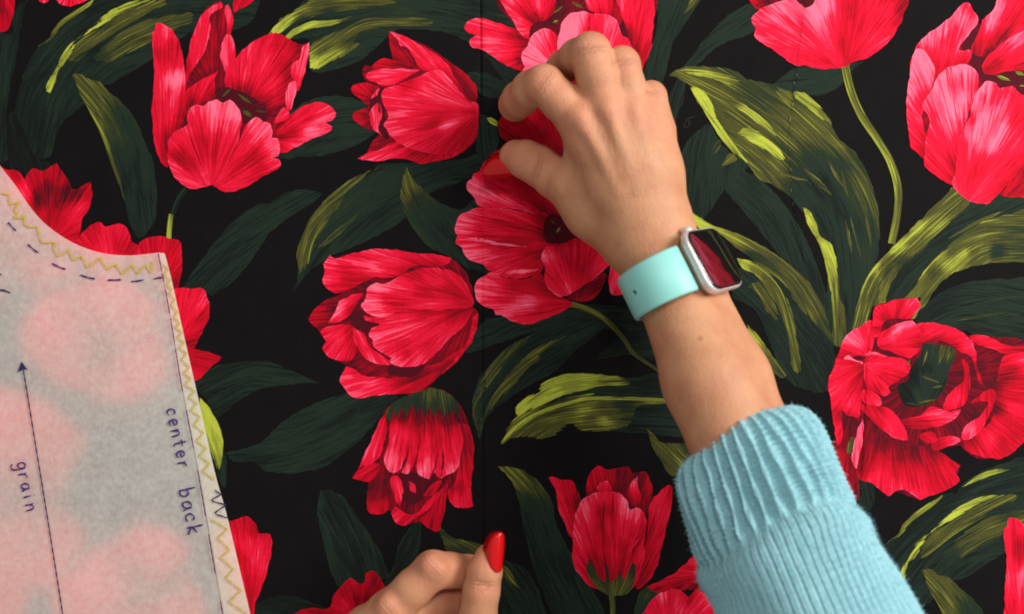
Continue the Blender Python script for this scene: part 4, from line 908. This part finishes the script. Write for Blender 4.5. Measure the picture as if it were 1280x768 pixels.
M['nail'] = simple('red_nail_polish', lin(196, 6, 10), 0.22, 0.35, Coat_Weight=0.25, Coat_Roughness=0.04)

person = empty('person')
person['label'] = 'person in a turquoise knit sweater with red nails, both hands on the fabric'; person['category'] = 'person'

def make_hand(name, palm, fingers, extra, flush, vox, moles=(), kp=9.0, kf=4.2, grooves=(), creases=(), veins=()):
    """palm: cones; fingers: lists of (px, py, z, r_px); one continuous surface"""
    allp = [mm(p[:3]) for c in palm + extra for p in c[:2]] + [mm(p[:3]) for f in fingers for p in f]
    lo = np.min(allp, 0) - 42; hi = np.max(allp, 0) + 42; lo[2] = max(lo[2], -2)
    fd = Field(lo, hi, vox); Fp = fd.new()
    for (a, b, ra, rb) in palm: fd.cone(Fp, mm(a), mm(b), ra, rb, kp)
    tot = Fp.copy()
    for f in fingers:
        Ff = fd.new()
        for i in range(len(f) - 1):
            a, b = f[i], f[i + 1]
            fd.cone(Ff, mm(a), mm(b), rad(a[3], a[2]), rad(b[3], b[2]), 2.5)
        np.minimum(tot, np.where((Ff < 25) & (Fp < 25), smin(Fp, Ff, kf), np.minimum(Fp, Ff)), out=tot) if False else None
        one = smin(Fp, Ff, kf)
        tot = smin(tot, one, 1.2)
    for (a, b, ra, rb) in extra: fd.cone(tot, mm(a), mm(b), ra, rb, 4.5)
    for (a, b, ra, rb) in grooves: fd.cone(tot, mm(a), mm(b), ra, rb, 2.0, True)
    v, q = fd.mesh(tot)
    # relax once along the surface
    for it in range(3):
        acc = np.zeros_like(v); c = np.zeros(len(v))
        for i in range(4):
            np.add.at(acc, q[:, i], v[q[:, (i + 1) % 4]]); np.add.at(c, q[:, i], 1)
            np.add.at(acc, q[:, i], v[q[:, (i - 1) % 4]]); np.add.at(c, q[:, i], 1)
        v = v * 0.5 + 0.5 * acc / c[:, None]
    me = mesh(name, v * 0.001, q)
    fl = np.zeros(len(v))
    for (p, r) in flush: fl = np.maximum(fl, np.exp(-((v - mm(p)) ** 2).sum(1) / (2 * r * r)))
    attr(me, 'flush', fl)
    mo = np.zeros(len(v))
    for (p, r) in moles:
        d = np.linalg.norm(v[:, :2] - mm(p)[:2], axis=1); mo = np.maximum(mo, np.clip(1.4 - d / r, 0, 1) * 0.7)
    attr(me, 'mole', mo)
    cre = np.zeros(len(v))
    for (p, d, w, r) in creases:
        p = mm(p); d = np.array(d, float); d /= np.linalg.norm(d); sd = (v - p) @ d
        near = np.exp(-np.maximum(0, np.linalg.norm(v - p, axis=1) - r * .6) ** 2 / (r * .35) ** 2)
        k = sum(a_ * np.exp(-((sd - o_ + .35 * np.sin(v[:, 0] * .9 + v[:, 1])) / .55) ** 2) for o_, a_ in ((-w, .6), (0, 1.0), (w * .8, .55)))
        cre = np.maximum(cre, k * near)
    attr(me, 'crease', np.clip(cre, 0, 1))
    ve = np.zeros(len(v))
    for line in veins:
        q_ = np.array([mm(t_)[:2] for t_ in line])
        for i in range(len(q_) - 1):
            ab = q_[i + 1] - q_[i]; t_ = np.clip(((v[:, :2] - q_[i]) @ ab) / (ab @ ab), 0, 1)
            dd = np.linalg.norm(v[:, :2] - q_[i] - t_[:, None] * ab, axis=1); ve = np.maximum(ve, np.exp(-(dd / 1.1) ** 2))
    attr(me, 'vein', ve)
    return link(name, me, M['skin'], person)

def nail(parent, base, tip, face, width, lift=0.6, curve=0.35, point=1.0):
    """a lacquered nail from base to tip (world mm), facing 'face'"""
    base = np.array(base, float); tip = np.array(tip, float); d = tip - base; L = np.linalg.norm(d); d /= L
    n = np.array(face, float); n -= d * (n @ d); n /= np.linalg.norm(n); s = np.cross(d, n)
    V = []; Fc = []; NU, NV = 17, 13
    for lay in (0, 1):
        for i in range(NU):
            u = i / (NU - 1)
            hw = width / 2 * (0.80 + 0.20 * min(1, u / 0.3)) * (1 if u < 0.45 else max(0.0, 1 - ((u - 0.45) / 0.55) ** 2.0) ** 0.62 + 0.03)
            for j in range(NV):
                t = j / (NV - 1) * 2 - 1
                p = base + d * (u * L - 0.13 * L * (1 - t * t) * (1 - u) ** 3) + s * (t * hw) + n * (lift * (1 - lay) - curve * width * (t * hw / (width / 2)) ** 2 + 0.9 * math.sin(u * 2.6) - 0.5 * lay - 0.6 * u)
                V.append(p * 0.001)
    o = NU * NV
    for i in range(NU - 1):
        for j in range(NV - 1):
            a = i * NV + j; Fc.append((a, a + 1, a + NV + 1, a + NV)); Fc.append((o + a, o + a + NV, o + a + NV + 1, o + a + 1))
    for i in range(NU - 1):
        for j in (0, NV - 1):
            a = i * NV + j; Fc.append((a, a + NV, o + a + NV, o + a))
    for j in range(NV - 1):
        for i in (0, NU - 1):
            a = i * NV + j; Fc.append((a, a + 1, o + a + 1, o + a))
    me = mesh('nail', V, Fc); me.validate()
    import bmesh as _b
    bm = _b.new(); bm.from_mesh(me); _b.ops.recalc_face_normals(bm, faces=bm.faces); bm.to_mesh(me); bm.free()
    return link('nail', me, M['nail'], parent)

# ---------------- right arm: forearm, wrist, hand pinching the cloth
U = np.array([.403, -.832, .36]); U /= np.linalg.norm(U)                 # along the forearm, towards the elbow
Wd = np.array([.639, -.041, -.769]); Wd -= U * (Wd @ U); Wd /= np.linalg.norm(Wd)   # across the wrist
Nn = np.cross(U, Wd); Nn = Nn if Nn[2] > 0 else -Nn                        # back of the wrist
C0 = mm((846, 356, 53))                                                    # centre of the wrist under the watch
U2 = np.array([.31, -.887, .343]); U2 /= np.linalg.norm(U2)
def arm(t, w, n): return C0 + (U if t < 0 else U2) * t + Wd * w + Nn * n
def px(v):  # world mm -> (px, py, z)
    z = v[2]; k = S * 1000 * (H - z * 0.001) / H; return (640 + v[0] / k, 384 - v[1] / k, z)
A = lambda t, w, n: px(arm(t, w, n))
palm = [
    (A(125, -8, 0), A(60, -9, 0), 24.5, 23.2), (A(125, 8, 0), A(60, 9, 0), 24.5, 23.2),
    (A(60, -9, 0), A(0, -9, 0), 23.2, 19.0), (A(60, 9, 0), A(0, 9, 0), 23.2, 19.0),
    (A(0, -9, 0), (802, 296, 54), 19.0, 19.0), (A(0, 9, 0), (823, 287, 51), 19.0, 17.5),
    ((800, 296, 54), (772, 235, 58), 19.0, 16.0), ((772, 235, 58), (724, 150, 62), 16.0, 12.3),
    ((812, 290, 56), (790, 215, 61), 19.0, 15.5), ((790, 215, 61), (757, 133, 65), 15.5, 12.3),
    ((820, 285, 54), (808, 215, 58), 18.0, 15.0), ((808, 215, 58), (792, 136, 61), 15.0, 12.0),
    ((822, 284, 50), (821, 220, 53), 15.5, 12.2), ((821, 220, 53), (819, 164, 55), 12.2, 10.2),
    ((792, 300, 46), (742, 262, 42), 18.0, 15.5), ((742, 262, 42), (712, 232, 44), 15.5, 13.0),
    ((760, 220, 50), (730, 190, 50), 12.0, 10.0),
]
fingers = [
    [(724, 150, 62, 26), (700, 126, 64, 24.5), (680, 106, 64, 24.5), (664, 112, 54, 23.5), (650, 124, 38, 22), (644, 131, 24, 20), (642, 134, 13, 18)],
    [(757, 133, 65, 27), (746, 96, 69, 25.5), (738, 67, 69, 25.5), (722, 72, 58, 23), (704, 84, 40, 20), (697, 91, 24, 18), (695, 94, 12, 17)],
    [(792, 136, 61, 25), (783, 108, 64, 23), (777, 82, 63, 23), (768, 88, 50, 20.5), (758, 98, 34, 18), (752, 106, 20, 16), (750, 109, 11, 15)],
    [(822, 164, 55, 22), (817, 142, 57, 20), (813, 122, 56, 20), (804, 126, 44, 18), (792, 136, 30, 16), (786, 144, 18, 14), (784, 147, 10, 13)],
    [(716, 236, 40, 29), (693, 222, 37, 26), (674, 208, 31, 25), (658, 200, 26, 24), (645, 196, 21, 21)],
]
extra = [((728, 152, 74.5), (774, 240, 74), 2.4, 1.7), ((760, 140, 77.5), (796, 236, 75.5), 2.4, 1.6), ((794, 142, 73.5), (812, 230, 71.5), 2.2, 1.5), ((823, 170, 65), (828, 225, 64), 1.8, 1.3),
         ((724, 148, 70), (730, 158, 70), 7.0, 6.0), ((758, 133, 73), (762, 142, 73), 7.0, 6.0), ((792, 138, 69), (796, 146, 69), 6.5, 5.5), ((821, 166, 61), (824, 174, 61), 6.0, 5.0)]
flush = [((724, 148, 72), 9), ((757, 133, 75), 8), ((792, 138, 70), 8), ((822, 164, 62), 7), ((680, 106, 74), 9), ((648, 126, 38), 12), ((738, 64, 78), 8), ((777, 80, 72), 7), ((813, 120, 64), 7), ((650, 198, 36), 12), ((674, 206, 46), 8)]
armo = make_hand('arm', palm, fingers, extra, flush, 1.0, moles=[((868, 422, 80), 1.3), ((843, 496, 80), .8)],
    creases=[((680, 104, 74), (-.7, .5, 0), 2.2, 10), ((652, 122, 42), (-.3, -.3, -1), 2.0, 11), ((738, 62, 79), (-.2, 1, 0), 2.2, 10), ((777, 78, 73), (-.15, 1, 0), 2.0, 9), ((813, 118, 65), (-.1, 1, 0), 1.8, 8), ((672, 206, 46), (-1, .35, 0), 2.0, 10)],
    veins=[[(771, 176, 70), (782, 205, 70), (800, 240, 70)], [(822, 190, 65), (824, 206, 65), (836, 222, 60)], [(738, 150, 70), (756, 185, 72), (770, 215, 72)], [(800, 175, 70), (806, 200, 70)]])
nail(armo, mm((640, 205, 20)), mm((606, 208, 14)), (-.35, -.8, .5), 12.5, lift=8.2)
for f in fingers[:4]:
    a = mm(f[-2][:3]); b = mm(f[-1][:3]); d = (b - a) / np.linalg.norm(b - a); r = rad(f[-1][3], f[-1][2])
    face = np.array([-.6, .75, 0.25]); nail(armo, b - d * 5, b + d * (r + 4), face, r * 1.45, lift=r - 0.4)

# ---------------- left hand at the bottom edge: thumb up, forefinger curled behind it
palm2 = [
    ((395, 900, 52), (430, 850, 52), 30, 27), ((430, 850, 52), (486, 768, 54), 22, 13), ((420, 850, 46), (458, 786, 46), 22, 12.5),
    ((440, 870, 40), (490, 815, 34), 22, 16), ((450, 880, 50), (540, 835, 52), 20, 15), ((540, 835, 52), (585, 815, 56), 15, 12),
    ((486, 775, 52), (545, 815, 50), 10, 11),
]
fingers2 = [
    [(487, 766, 54, 26), (516, 736, 58, 24), (541, 713, 58, 24), (562, 713, 52, 21.5), (585, 715, 44, 20.5), (604, 718, 38, 19)],
    [(470, 786, 46, 25), (510, 765, 44, 22), (548, 753, 40, 20), (578, 753, 32, 18.5), (598, 754, 28, 17)],
    [(480, 812, 34, 24), (520, 800, 30, 21), (556, 794, 26, 19), (590, 794, 22, 17)],
    [(590, 818, 56, 27), (597, 775, 62, 24), (602, 738, 64, 22.5), (606, 714, 64, 21.5), (610, 697, 63, 17)],
]
extra2 = [((484, 758, 64), (492, 768, 64), 6.5, 6), ((536, 706, 66), (546, 712, 66), 5, 5)]
flush2 = [((487, 760, 66), 9), ((541, 708, 66), 10), ((606, 700, 68), 9), ((575, 718, 46), 14), ((560, 755, 40), 14), ((602, 738, 74), 7)]
LO = -9.0     # rest the curled fingers on the cloth
lo3 = lambda p: (p[0], p[1], p[2] + LO) + tuple(p[3:])
palm2 = [(lo3(a), lo3(b), c, d) for a, b, c, d in palm2]; extra2 = [(lo3(a), lo3(b), c, d) for a, b, c, d in extra2]
fingers2 = [[lo3(p) for p in f] for f in fingers2]; flush2 = [(lo3(p), r) for p, r in flush2]
hando = make_hand('hand', palm2, fingers2, extra2, flush2, 0.9, kp=8, kf=5,
                  creases=[(lo3(p), d, w, r) for p, d, w, r in [((541, 708, 68), (.6, .6, 0), 2.2, 9), ((602, 733, 75), (.1, 1, 0), 2.4, 8), ((487, 760, 66), (.7, .7, 0), 2.5, 8)]], grooves=[(lo3(a), lo3(b), c, d) for a, b, c, d in [((592, 727, 74.8), (611, 731, 73.5), .55, .55), ((595, 733, 75), (609, 736, 74), .4, .4)]])
nail(hando, mm((616, 708, 68 + LO)), mm((619, 664, 66 + LO)), (.62, -.1, .72), 10.6, lift=5.6, curve=0.32, point=1.0)

# ---------------- knitted sleeve: ribbed cuff, then plain knit
def knit_mat():
    nt = NT('turquoise_wool'); tc = nt.n('ShaderNodeTexCoord'); pos = tc.outputs['Object']
    n1 = nt.noise(pos, 1100, 4, 0.75); n2 = nt.noise(pos, 70, 3)
    c = nt.ramp(n1.outputs[0], [(0.3, lin(122, 184, 198)), (0.5, lin(160, 214, 224)), (0.72, lin(200, 236, 240))]).outputs[0]
    c = nt.mix(nt.math('MULTIPLY', n2.outputs[0], 0.35), c, lin(138, 192, 204))
    hgt = nt.attr('ridge').outputs['Fac']
    nt.l(c, nt.b.inputs['Base Color'])
    nt.b.inputs['Roughness'].default_value = 0.95; nt.b.inputs['Specular IOR Level'].default_value = 0.05
    nt.b.inputs['Sheen Weight'].default_value = 0.4; nt.b.inputs['Sheen Roughness'].default_value = 0.5; nt.b.inputs['Sheen Tint'].default_value = lin(200, 235, 238)
    nt.bump(n1.outputs[0], 0.9, 0.0010)
    return nt.m
M['wool'] = knit_mat()
def make_sleeve():
    ctr = np.array([mm(p) for p in ((921, 538, 83), (930, 558, 86), (962, 640, 95), (1006, 745, 108), (1056, 860, 121), (1100, 960, 132))])
    rd = np.array([37.0, 38.2, 40.5, 44.0, 46.0, 47.0])
    cum = np.r_[0, np.cumsum(np.linalg.norm(np.diff(ctr, axis=0), axis=1))]; Ltot = cum[-1]
    NT_, NA = 430, 720
    ts = np.linspace(0, Ltot, NT_)
    c = np.stack([np.interp(ts, cum, ctr[:, i]) for i in range(3)], 1)
    ker = np.ones(41) / 41
    cp = np.pad(c, ((20, 20), (0, 0)), 'edge'); cp[:20] = c[0] + (c[0] - c[1]) * np.arange(20, 0, -1)[:, None]; cp[-20:] = c[-1] + (c[-1] - c[-2]) * np.arange(1, 21)[:, None]
    c = np.stack([np.convolve(cp[:, i], ker, 'valid') for i in range(3)], 1)
    T = np.gradient(c, axis=0); T /= np.linalg.norm(T, axis=1)[:, None]
    e1 = np.cross(T, [0, 0, 1.0]); e1 /= np.linalg.norm(e1, axis=1)[:, None]; e2 = np.cross(e1, T)     # e1 sideways, e2 up
    r0 = np.interp(ts, cum, rd)[:, None]
    th = np.linspace(0, 2 * np.pi, NA, endpoint=False)[None, :]; tt = ts[:, None]
    cuff = 54.0 + 5 * np.sin(th * 2 + 1)
    wr = 1 / (1 + np.exp((tt - cuff) / 1.6))                       # 1 in the ribbing
    # ribbing: pairs of rounded wales that wander a little
    wob = 0.007 * np.sin(tt / 5.0 + th * 17) + 0.016 * np.sin(tt / 19.0 + th * 3 + 2) + 0.010 * np.sin(tt / 3.4 + np.round(th * 5.57) * 2.4)
    NR = 35
    a = ((th + wob) * NR / (2 * np.pi)) % 1.0
    wale = np.exp(-((a - 0.5) / 0.17) ** 2)
    purl = 0.55 * np.cos(2 * np.pi * tt / 2.5 + 1.2 * np.cos(2 * np.pi * a))
    stitch_r = 0.16 * np.cos(2 * np.pi * (tt / 2.8 + np.abs(a - 0.5) * 2.2))
    rib = 3.9 * wale + purl * (1 - np.clip(wale, 0, 1)) + stitch_r * wale * 2
    # plain knit: columns of V stitches
    NC = 66
    b = ((th + wob * 0.35) * NC / (2 * np.pi)) % 1.0 - 0.5
    col = np.sqrt(np.clip(1 - (2 * b) ** 2, 0, 1)) - 0.35 * np.exp(-(b / 0.10) ** 2)
    V = 0.82 + 0.18 * np.cos(2 * np.pi * (tt / 3.6 + np.abs(b) * 1.9))
    plain = 3.0 * col * (0.7 + 0.3 * V)
    band = 0.8 * np.exp(-((tt - cuff - 26) / 4.0) ** 2) * np.sin(th * 3 + 0.5)
    d = wr * rib * (1 - 0.7 * np.exp(-tt / 5.0)) + (1 - wr) * (plain + band)
    fold = 1.6 * np.sin(th * 3 + tt / 21) + 1.0 * np.sin(th * 5 - tt / 15 + 1)
    lip = -3.0 * np.exp(-tt / 2.0) - 5.0 * np.exp(-tt / 9.0)
    puff = 2.4 * np.exp(-((tt - cuff - 9) / 9.0) ** 2) - 1.5 * np.exp(-((tt - cuff) / 4.0) ** 2)
    r = r0 + d + fold + lip + puff
    edge = 0.5 * np.sin(th * NR) * np.exp(-tt / 4) + 0.8 * np.sin(th * 4 + 1) * np.exp(-tt / 10) - 7.0 * np.maximum(np.cos(th), 0) ** 1.5 * np.exp(-tt / 30) + 1.0 * np.maximum(np.sin(th), 0) * np.exp(-tt / 25)
    P = c[:, None, :] + r[..., None] * (np.cos(th)[..., None] * e1[:, None, :] + np.sin(th)[..., None] * e2[:, None, :]) + (edge[..., None]) * T[:, None, :] * -1
    # inner lining turned in at the cuff
    inn = []
    for k, (dt, rr) in enumerate(((0.6, -2.2), (3, -3.4), (9, -3.8), (22, -4.0))):
        i = int(dt / Ltot * NT_)
        inn.append(c[i][None] + T[i] * (7.0 * np.maximum(np.cos(th[0]), 0) ** 1.5 - 1.0 * np.maximum(np.sin(th[0]), 0))[:, None] * math.exp(-dt / 30) + (r0[i] + rr - 4.5)[0] * (np.cos(th[0])[:, None] * e1[i] + np.sin(th[0])[:, None] * e2[i]))
    rows = [x for x in inn[::-1]] + [P[i] for i in range(NT_)]
    Vv = np.concatenate(rows) * 0.001; nr = len(rows)
    i, j = np.meshgrid(np.arange(nr - 1), np.arange(NA), indexing='ij'); i = i.ravel(); j = j.ravel(); jn = (j + 1) % NA
    Fq = np.stack([i * NA + j, i * NA + jn, (i + 1) * NA + jn, (i + 1) * NA + j], 1)
    me = bpy.data.meshes.new('sleeve'); me.vertices.add(len(Vv)); me.vertices.foreach_set('co', Vv.ravel().astype(np.float32))
    me.loops.add(Fq.size); me.loops.foreach_set('vertex_index', Fq.ravel().astype(np.int32))
    me.polygons.add(len(Fq)); me.polygons.foreach_set('loop_start', np.arange(0, Fq.size, 4, dtype=np.int32))
    me.update(); me.validate(); me.polygons.foreach_set('use_smooth', [True] * len(me.polygons))
    o = link('sleeve', me, M['wool'], person)
    # loose fibres
    N = 30000
    ii = RNG.integers(0, NT_ - 1, N); jj = RNG.integers(0, NA, N)
    base = P[ii, jj]; nrm = np.cos(th[0, jj])[:, None] * e1[ii] + np.sin(th[0, jj])[:, None] * e2[ii]
    dr = nrm * RNG.uniform(.3, 1.0, (N, 1)) + RNG.normal(0, .8, (N, 3)); dr /= np.linalg.norm(dr, axis=1)[:, None]
    Lf = RNG.uniform(1.0, 3.4, (N, 1)); side = np.cross(dr, RNG.normal(0, 1, (N, 3))); side /= np.linalg.norm(side, axis=1)[:, None]
    mid = base + dr * Lf * .5 + side * Lf * .15; tip = base + dr * Lf + RNG.normal(0, .3, (N, 3))
    w = 0.085
    vv = np.stack([base - side * w, base + side * w, mid - side * w, mid + side * w, tip], 1).reshape(-1, 3) * 0.001
    k = np.arange(N)[:, None] * 5
    tri = np.concatenate([k + [0, 1, 3], k + [0, 3, 2], k + [2, 3, 4]])
    fz_ = link('wool_fuzz', mesh('wool_fuzz', vv, tri), M['wool'], o); fz_['kind'] = 'stuff'
make_sleeve()

# ================================================================== smartwatch on the wrist
watch = empty('smartwatch')
watch['label'] = 'square silver smartwatch with mint silicone band worn on the wrist'; watch['category'] = 'watch'
M['mint'] = simple('mint_silicone', lin(142, 212, 203), 0.42, 0.4, var=0.06, scale=120)
M['alu'] = simple('silver_aluminium', lin(222, 217, 213), 0.36, 0.5, metal=0.5, var=0.05, scale=300)
M['glass'] = simple('black_watch_glass', lin(9, 7, 9), 0.05, 0.75, Coat_Weight=1.0, Coat_Roughness=0.03)
M['hole_shade'] = simple('painted_hole_shade', lin(24, 52, 50), 0.7, 0.1)
NW = np.array([.66, .43, .615]); NW /= np.linalg.norm(NW)
UW = np.array([.385, -.92, .157]); UW -= NW * (UW @ NW); UW /= np.linalg.norm(UW); WW = np.cross(NW, UW); WW = WW if WW[0] > 0 else -WW
FC = mm((895, 322, 75))                       # middle of the glass
def wp(u, w, n): return (FC + UW * u + WW * w + NW * n) * 0.001
def rrect(hu, hw, r, k=9):
    pts = []
    for (cu, cw, a0) in ((hu - r, hw - r, 0), (-(hu - r), hw - r, 90), (-(hu - r), -(hw - r), 180), (hu - r, -(hw - r), 270)):
        for i in range(k + 1):
            a = math.radians(a0 + 90 * i / k); pts.append((cu + r * math.cos(a), cw + r * math.sin(a)))
    return pts
def lofted(name, layers, mat, parent):
    """layers: (half length, half width, corner radius, height)"""
    V = []; Fc = []; n = None
    for (hu, hw, r, z) in layers:
        p = rrect(hu, hw, r); n = len(p); V += [wp(a, b, z) for a, b in p]
    L = len(layers)
    for i in range(L - 1):
        for j in range(n): Fc.append((i*n + j, i*n + (j+1) % n, (i+1)*n + (j+1) % n, (i+1)*n + j))
    Fc.append(tuple(range(n))[::-1]); Fc.append(tuple((L-1)*n + j for j in range(n)))
    me = mesh(name, V, Fc)
    import bmesh as _b
    bm = _b.new(); bm.from_mesh(me); _b.ops.recalc_face_normals(bm, faces=bm.faces); bm.to_mesh(me); bm.free()
    return link(name, me, M[mat], parent)
case = lofted('case', [(14, 12, 7, -11.2), (16.5, 14.7, 8, -9.6), (18.0, 16.4, 8.4, -7.2), (18.8, 19.4, 8.6, -5.0), (19, 19.8, 8.7, -3.2), (18.9, 19.7, 8.6, -2.0), (18.5, 19.3, 8.3, -1.0), (18.0, 18.9, 8.0, -0.7)], 'alu', watch)
lofted('screen', [(17.9, 18.8, 7.9, -1.2), (17.85, 18.75, 7.9, -0.62), (17.5, 18.4, 7.6, -0.2), (16.9, 17.8, 7.2, 0.0), (15.9, 16.8, 6.4, 0.06), (9, 8, 4, 0.09)], 'glass', watch)
def knob(name, u0, w0, n0, axis, r, h, mat, parent, segs=20):
    ax = {'u': UW, 'w': WW, 'n': NW}[axis[-1]] * (-1 if axis[0] == '-' else 1)
    s1 = np.cross(ax, NW if axis[-1] != 'n' else UW); s1 /= np.linalg.norm(s1); s2 = np.cross(ax, s1); base = FC + UW*u0 + WW*w0 + NW*n0
    V = []; Fc = []
    lay = [(r, 0), (r, h * .75), (r * .86, h), (r * .3, h * 1.02)]
    for rr, hh in lay:
        for i in range(segs):
            a = 2 * math.pi * i / segs; V.append((base + ax*hh + s1*rr*math.cos(a) + s2*rr*math.sin(a)) * .001)
    for k in range(3):
        for i in range(segs): Fc.append((k*segs+i, k*segs+(i+1) % segs, (k+1)*segs+(i+1) % segs, (k+1)*segs+i))
    Fc.append(tuple(3*segs+i for i in range(segs)))
    return link(name, mesh(name, V, Fc), M[mat], parent)
knob('crown', -18.4, -8.0, -4.4, '-u', 3.5, 2.9, 'alu', case)
# band: a strap swept round the wrist
wc = FC - NW * 28.5 - WW * 3.5                                   # middle of the wrist
def ring(s):                                          # s in 0..1 from the case's one side round to the other
    import math as m
    hl, r = 11.5, 21.8
    a0, a1 = m.radians(66), m.radians(-246)
    # stadium path as angle sweep
    a = m.radians(90) + (0.36 + s * (2 * m.pi - 0.72)) 
    ca, sa = m.cos(a), m.sin(a)
    w = hl * m.tanh(3 * ca) + r * ca; n = r * sa
    return w, n
def strap():
    n = 90; prof = [(-1, -.9), (-1, .5), (-.9, .95), (0, 1.05), (.9, .95), (1, .5), (1, -.9), (0, -1)]
    V = []; Fc = []
    for i in range(n + 1):
        s = i / n; w, nn = ring(s); w1, n1 = ring(min(1, s + .004)); w0, n0 = ring(max(0, s - .004))
        t = np.array([w1 - w0, n1 - n0]); t /= np.linalg.norm(t); out = np.array([t[1], -t[0]]); out = out if out @ np.array([w, nn]) > 0 else -out
        hw = 13.4 - 1.2 * math.sin(math.pi * s)
        for (pu, pn) in prof:
            V.append((wc + UW * (pu * hw) + WW * (w + out[0] * pn * 1.25) + NW * (nn + out[1] * pn * 1.25)) * .001)
    k = len(prof)
    for i in range(n):
        for j in range(k): Fc.append((i*k+j, i*k+(j+1) % k, (i+1)*k+(j+1) % k, (i+1)*k+j))
    Fc.append(tuple(range(k))); Fc.append(tuple(n*k+j for j in range(k))[::-1])
    me = mesh('band', V, Fc)
    import bmesh as _b
    bm = _b.new(); bm.from_mesh(me); _b.ops.recalc_face_normals(bm, faces=bm.faces); bm.to_mesh(me); bm.free()
    return link('band', me, M['mint'], watch)
band = strap()
def on_band(s, u, name, r, mat, lift, tall):
    w, n = ring(s); w1, n1 = ring(s + .004); t = np.array([w1 - w, n1 - n]); t /= np.linalg.norm(t); out = np.array([t[1], -t[0]]); out = out if out @ np.array([w, n]) > 0 else -out
    O = WW * out[0] + NW * out[1]; Tt = WW * t[0] + NW * t[1]; base = wc + UW * u + WW * w + NW * n + O * (1.31 + lift)
    V = [base * .001 + O * tall * .001]; seg = 16
    for rr, hh in ((r * .7, tall), (r, 0)):
        for i in range(seg):
            a = 2 * math.pi * i / seg; V.append((base + UW * rr * math.cos(a) + Tt * rr * math.sin(a) + O * hh) * .001)
    Fc = [(0, 1 + i, 1 + (i + 1) % seg) for i in range(seg)] + [(1 + i, 1 + seg + i, 1 + seg + (i + 1) % seg, 1 + (i + 1) % seg) for i in range(seg)]
    return link(name, mesh(name, V, Fc), M[mat], band)
on_band(.258, 0.0, 'band_hole_disc', 1.5, 'hole_shade', -0.04, .03)  # flat dark disc on the strap; its colour stands in for the hole's shade
on_band(.273, 0.4, 'band_pin', 1.0, 'mint', 0.0, .5)
